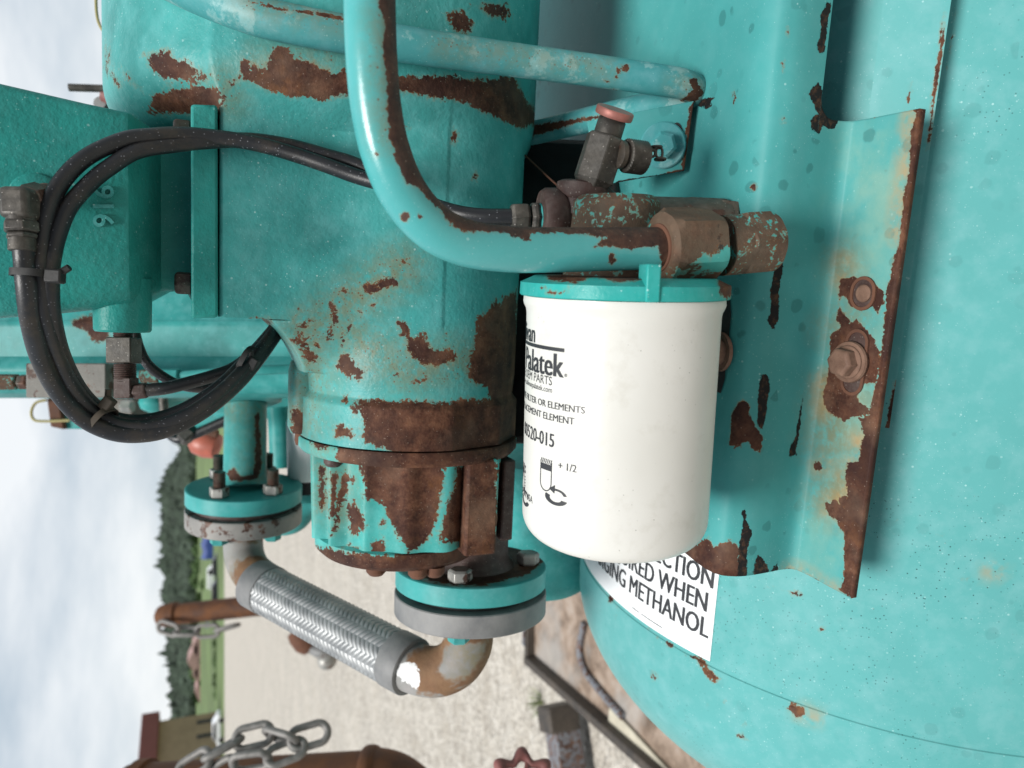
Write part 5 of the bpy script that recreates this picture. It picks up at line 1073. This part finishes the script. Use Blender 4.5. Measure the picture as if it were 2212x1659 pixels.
g = MB(); tube(g, pts((255, 815, .80), (310, 812, .80)), .0065, 16); tube(g, spline(pts((388, 812, .80), (460, 806, .80), (560, 800, .80), (680, 795, .81)), 8), .0052, 16); part('pipe', g, M_far, mf)
# bracket plate the upright pipe is welded to
g = MB(); lathe(g, P(533, 852, .985), fc - pt_, [(0, .0), (0, .046), (.009, .046), (.0125, .038), (.0125, 0)], 60); part('pipe_collar', g, M_flange, uf)
# far machine bits below the cover
def fbox(name, label, cat, u0, v0, u1, v1, c, dep, m, bev=.004, extra=None):
    t = thing(name, label, cat, P((u0 + u1) / 2, v1, c)); g = MB(); prism(g, [P(u0, v0, c), P(u1, v0, c), P(u1, v1, c), P(u0, v1, c)], CF * dep); part('case', g, m, t, bevel=bev); return t
t = fbox('switch_box', 'teal box with a rusty end and wire loop far behind the hoses', 'box', 125, 862, 215, 927, 1.35, .12, M_far)
g = MB(); prism(g, [P(100, 860, 1.34), P(126, 860, 1.34), P(138, 928, 1.34), P(108, 922, 1.34)], CF * .1); part('rusty_end', g, M_rust, t, bevel=.003)
g = MB(); tube(g, spline(pts((100, 864, 1.33), (78, 870, 1.33), (68, 888, 1.33), (72, 905, 1.33), (90, 910, 1.33), (150, 908, 1.33)), 8), .0026, 8); part('wire_loop', g, M_wire, t)
t = fbox('junction_box', 'dark box with a pale plug seen through the hose loop', 'box', 232, 858, 288, 905, 1.3, .1, M_steel)
g = MB(); hexrod(g, P(262, 876, 1.29), P(288, 878, 1.29), .012); part('plug', g, M_nutgrey, t)
t = fbox('fuel_bowl', 'teal rounded bowl seen inside the hose loop', 'bowl', 288, 845, 352, 893, 1.25, .12, M_far, .02)
g = MB(); tube(g, pts((352, 850, 1.24), (356, 905, 1.24)), .0075, 12); part('dark_post', g, M_steel, t)
t = fbox('cross_rail', 'teal horizontal rail beneath the engine cover behind the hose loop', 'rail', 210, 886, 500, 925, 1.42, .08, M_far, .006)
t = fbox('side_panel', 'teal panel behind the upright pipe', 'panel', 455, 840, 640, 905, 1.2, .06, M_far, .01)
g = MB(); tube(g, spline(pts((600, 880, 1.16), (604, 940, 1.16), (606, 1010, 1.16)), 6), .017, 24); part('upright', g, M_far, t)
t = thing('cable_harness', 'black cable looping down behind the upright teal pipe', 'cable', P(400, 930, 1.1))
g = MB(); tube(g, spline(pts((495, 905, 1.08), (450, 925, 1.08), (415, 940, 1.08), (385, 948, 1.08), (366, 935, 1.09), (365, 915, 1.1), (378, 895, 1.12)), 8), .0075, 14); part('cable', g, M_hose, t)
g = MB(); hexrod(g, P(396, 930, 1.08), P(415, 948, 1.08), .016); part('plug', g, M_steel, t)
t = thing('engine_part', 'orange red rounded engine part behind the upright teal pipe', 'engine part', P(440, 960, 1.3))
g = MB(); a, b = P(412, 950, 1.3), P(470, 965, 1.3); lathe(g, a, b - a, [(0, 0), (.002, .014), (.01, .022), (.03, .026), (.05, .022), (.055, 0)], 30); part('body', g, M_orange, t)
g = MB(); tube(g, pts((430, 935, 1.29), (470, 938, 1.29)), .008, 12); part('clip', g, M_rust, t)
t = thing('oil_filter', 'small white canister filter half hidden behind the rusty compressor', 'filter', P(660, 1000, 1.0))
g = MB(); a, b = P(662, 905, 1.02), P(664, 1036, 1.03); L_ = (b - a).length; lathe(g, a, b - a, [(0, .02), (0, .026), (.004, .0275), (L_ - .008, .0275), (L_ - .002, .025), (L_, .018), (L_, 0)], 60); part('canister', g, M_label, t, ang=40)
g = MB(); lathe(g, P(662, 1036, 1.03), b - a, [(0, .012), (0, .020), (.018, .020), (.018, 0)], 40); part('drain_cup', g, M_black, t)
t = thing('elbow_pipe', 'pale teal pipe elbow below the small white filter', 'pipe', P(640, 1120, 1.1))
g = MB(); tube(g, spline(pts((700, 1075, 1.1), (672, 1080, 1.1), (655, 1095, 1.1), (640, 1116, 1.1), (618, 1126, 1.1), (585, 1124, 1.1)), 8), .0215, 32); part('pipe', g, M_flange, t, ang=60)
g = MB(); lathe(g, P(668, 1064, 1.1), CD, [(0, .02), (0, .031), (.012, .031), (.012, .02)], 40); part('pipe_flange', g, M_flange, t)
t = thing('drain_sump', 'teal rounded sump between the outlet flange and the white filter', 'sump', P(1205, 1200, .95))
g = MB(); a, b = P(1166, 960, .90), P(1180, 1252, .97); L_ = (b - a).length; lathe(g, a, b - a, [(0, .04), (0, .07), (L_ - .03, .07), (L_ - .012, .062), (L_, .035), (L_, 0)], 60); part('bowl', g, M_far, t, ang=40)
# radiator pack beyond the drum, exhaust rod
t = thing('radiator', 'teal ribbed cooler glimpsed between the drum and the valve body', 'radiator', P(360, 270, 1.1))
g = MB()
for i in range(14):
    u = 296 + i * 11.0; prism(g, [P(u, 205 + i * 3, 1.05), P(u + 7, 205 + i * 3, 1.05), P(u + 7, 262 + i * 3, 1.05), P(u, 262 + i * 3, 1.05)], CF * .05)
part('fins', g, M_far, t)
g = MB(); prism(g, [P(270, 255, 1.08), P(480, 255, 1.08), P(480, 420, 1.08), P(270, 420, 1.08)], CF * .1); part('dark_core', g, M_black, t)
g = MB(); prism(g, [P(296, 190, 1.11), P(460, 200, 1.11), P(460, 300, 1.11), P(296, 270, 1.11)], CF * .03); part('back_plate', g, M_far, t)
t = thing('clamp_lever', 'dark rusty rod sticking out beyond the drum against the sky', 'rod', P(225, 190, 1.0))
g = MB(); a = P(149, 189, 1.0); tube(g, [a, P(300, 194, 1.02)], px(8, 1.0), 20); part('rod', g, M_steel, t)
g = MB(); tube(g, spline(pts((228, 203, 1.02), (250, 215, 1.02), (268, 232, 1.02), (300, 250, 1.03)), 6), .012, 16); part('hinge', g, M_hand, t)
g = MB(); lathe(g, P(215, 222, 1.03), CF, [(0, 0), (.0, .009), (.01, .011), (.02, .009), (.02, 0)], 24); part('knob', g, M_zinc, t)
g = MB(); tube(g, spline(pts((207, -20, .8), (208, 20, .8), (212, 45, .8), (222, 66, .79), (240, 80, .78)), 6), .0016, 8); tagit(part('wire', g, M_wire, loc=P(208, 0, .8)), 'thin yellowish wire against the sky beside the drum', 'wire')
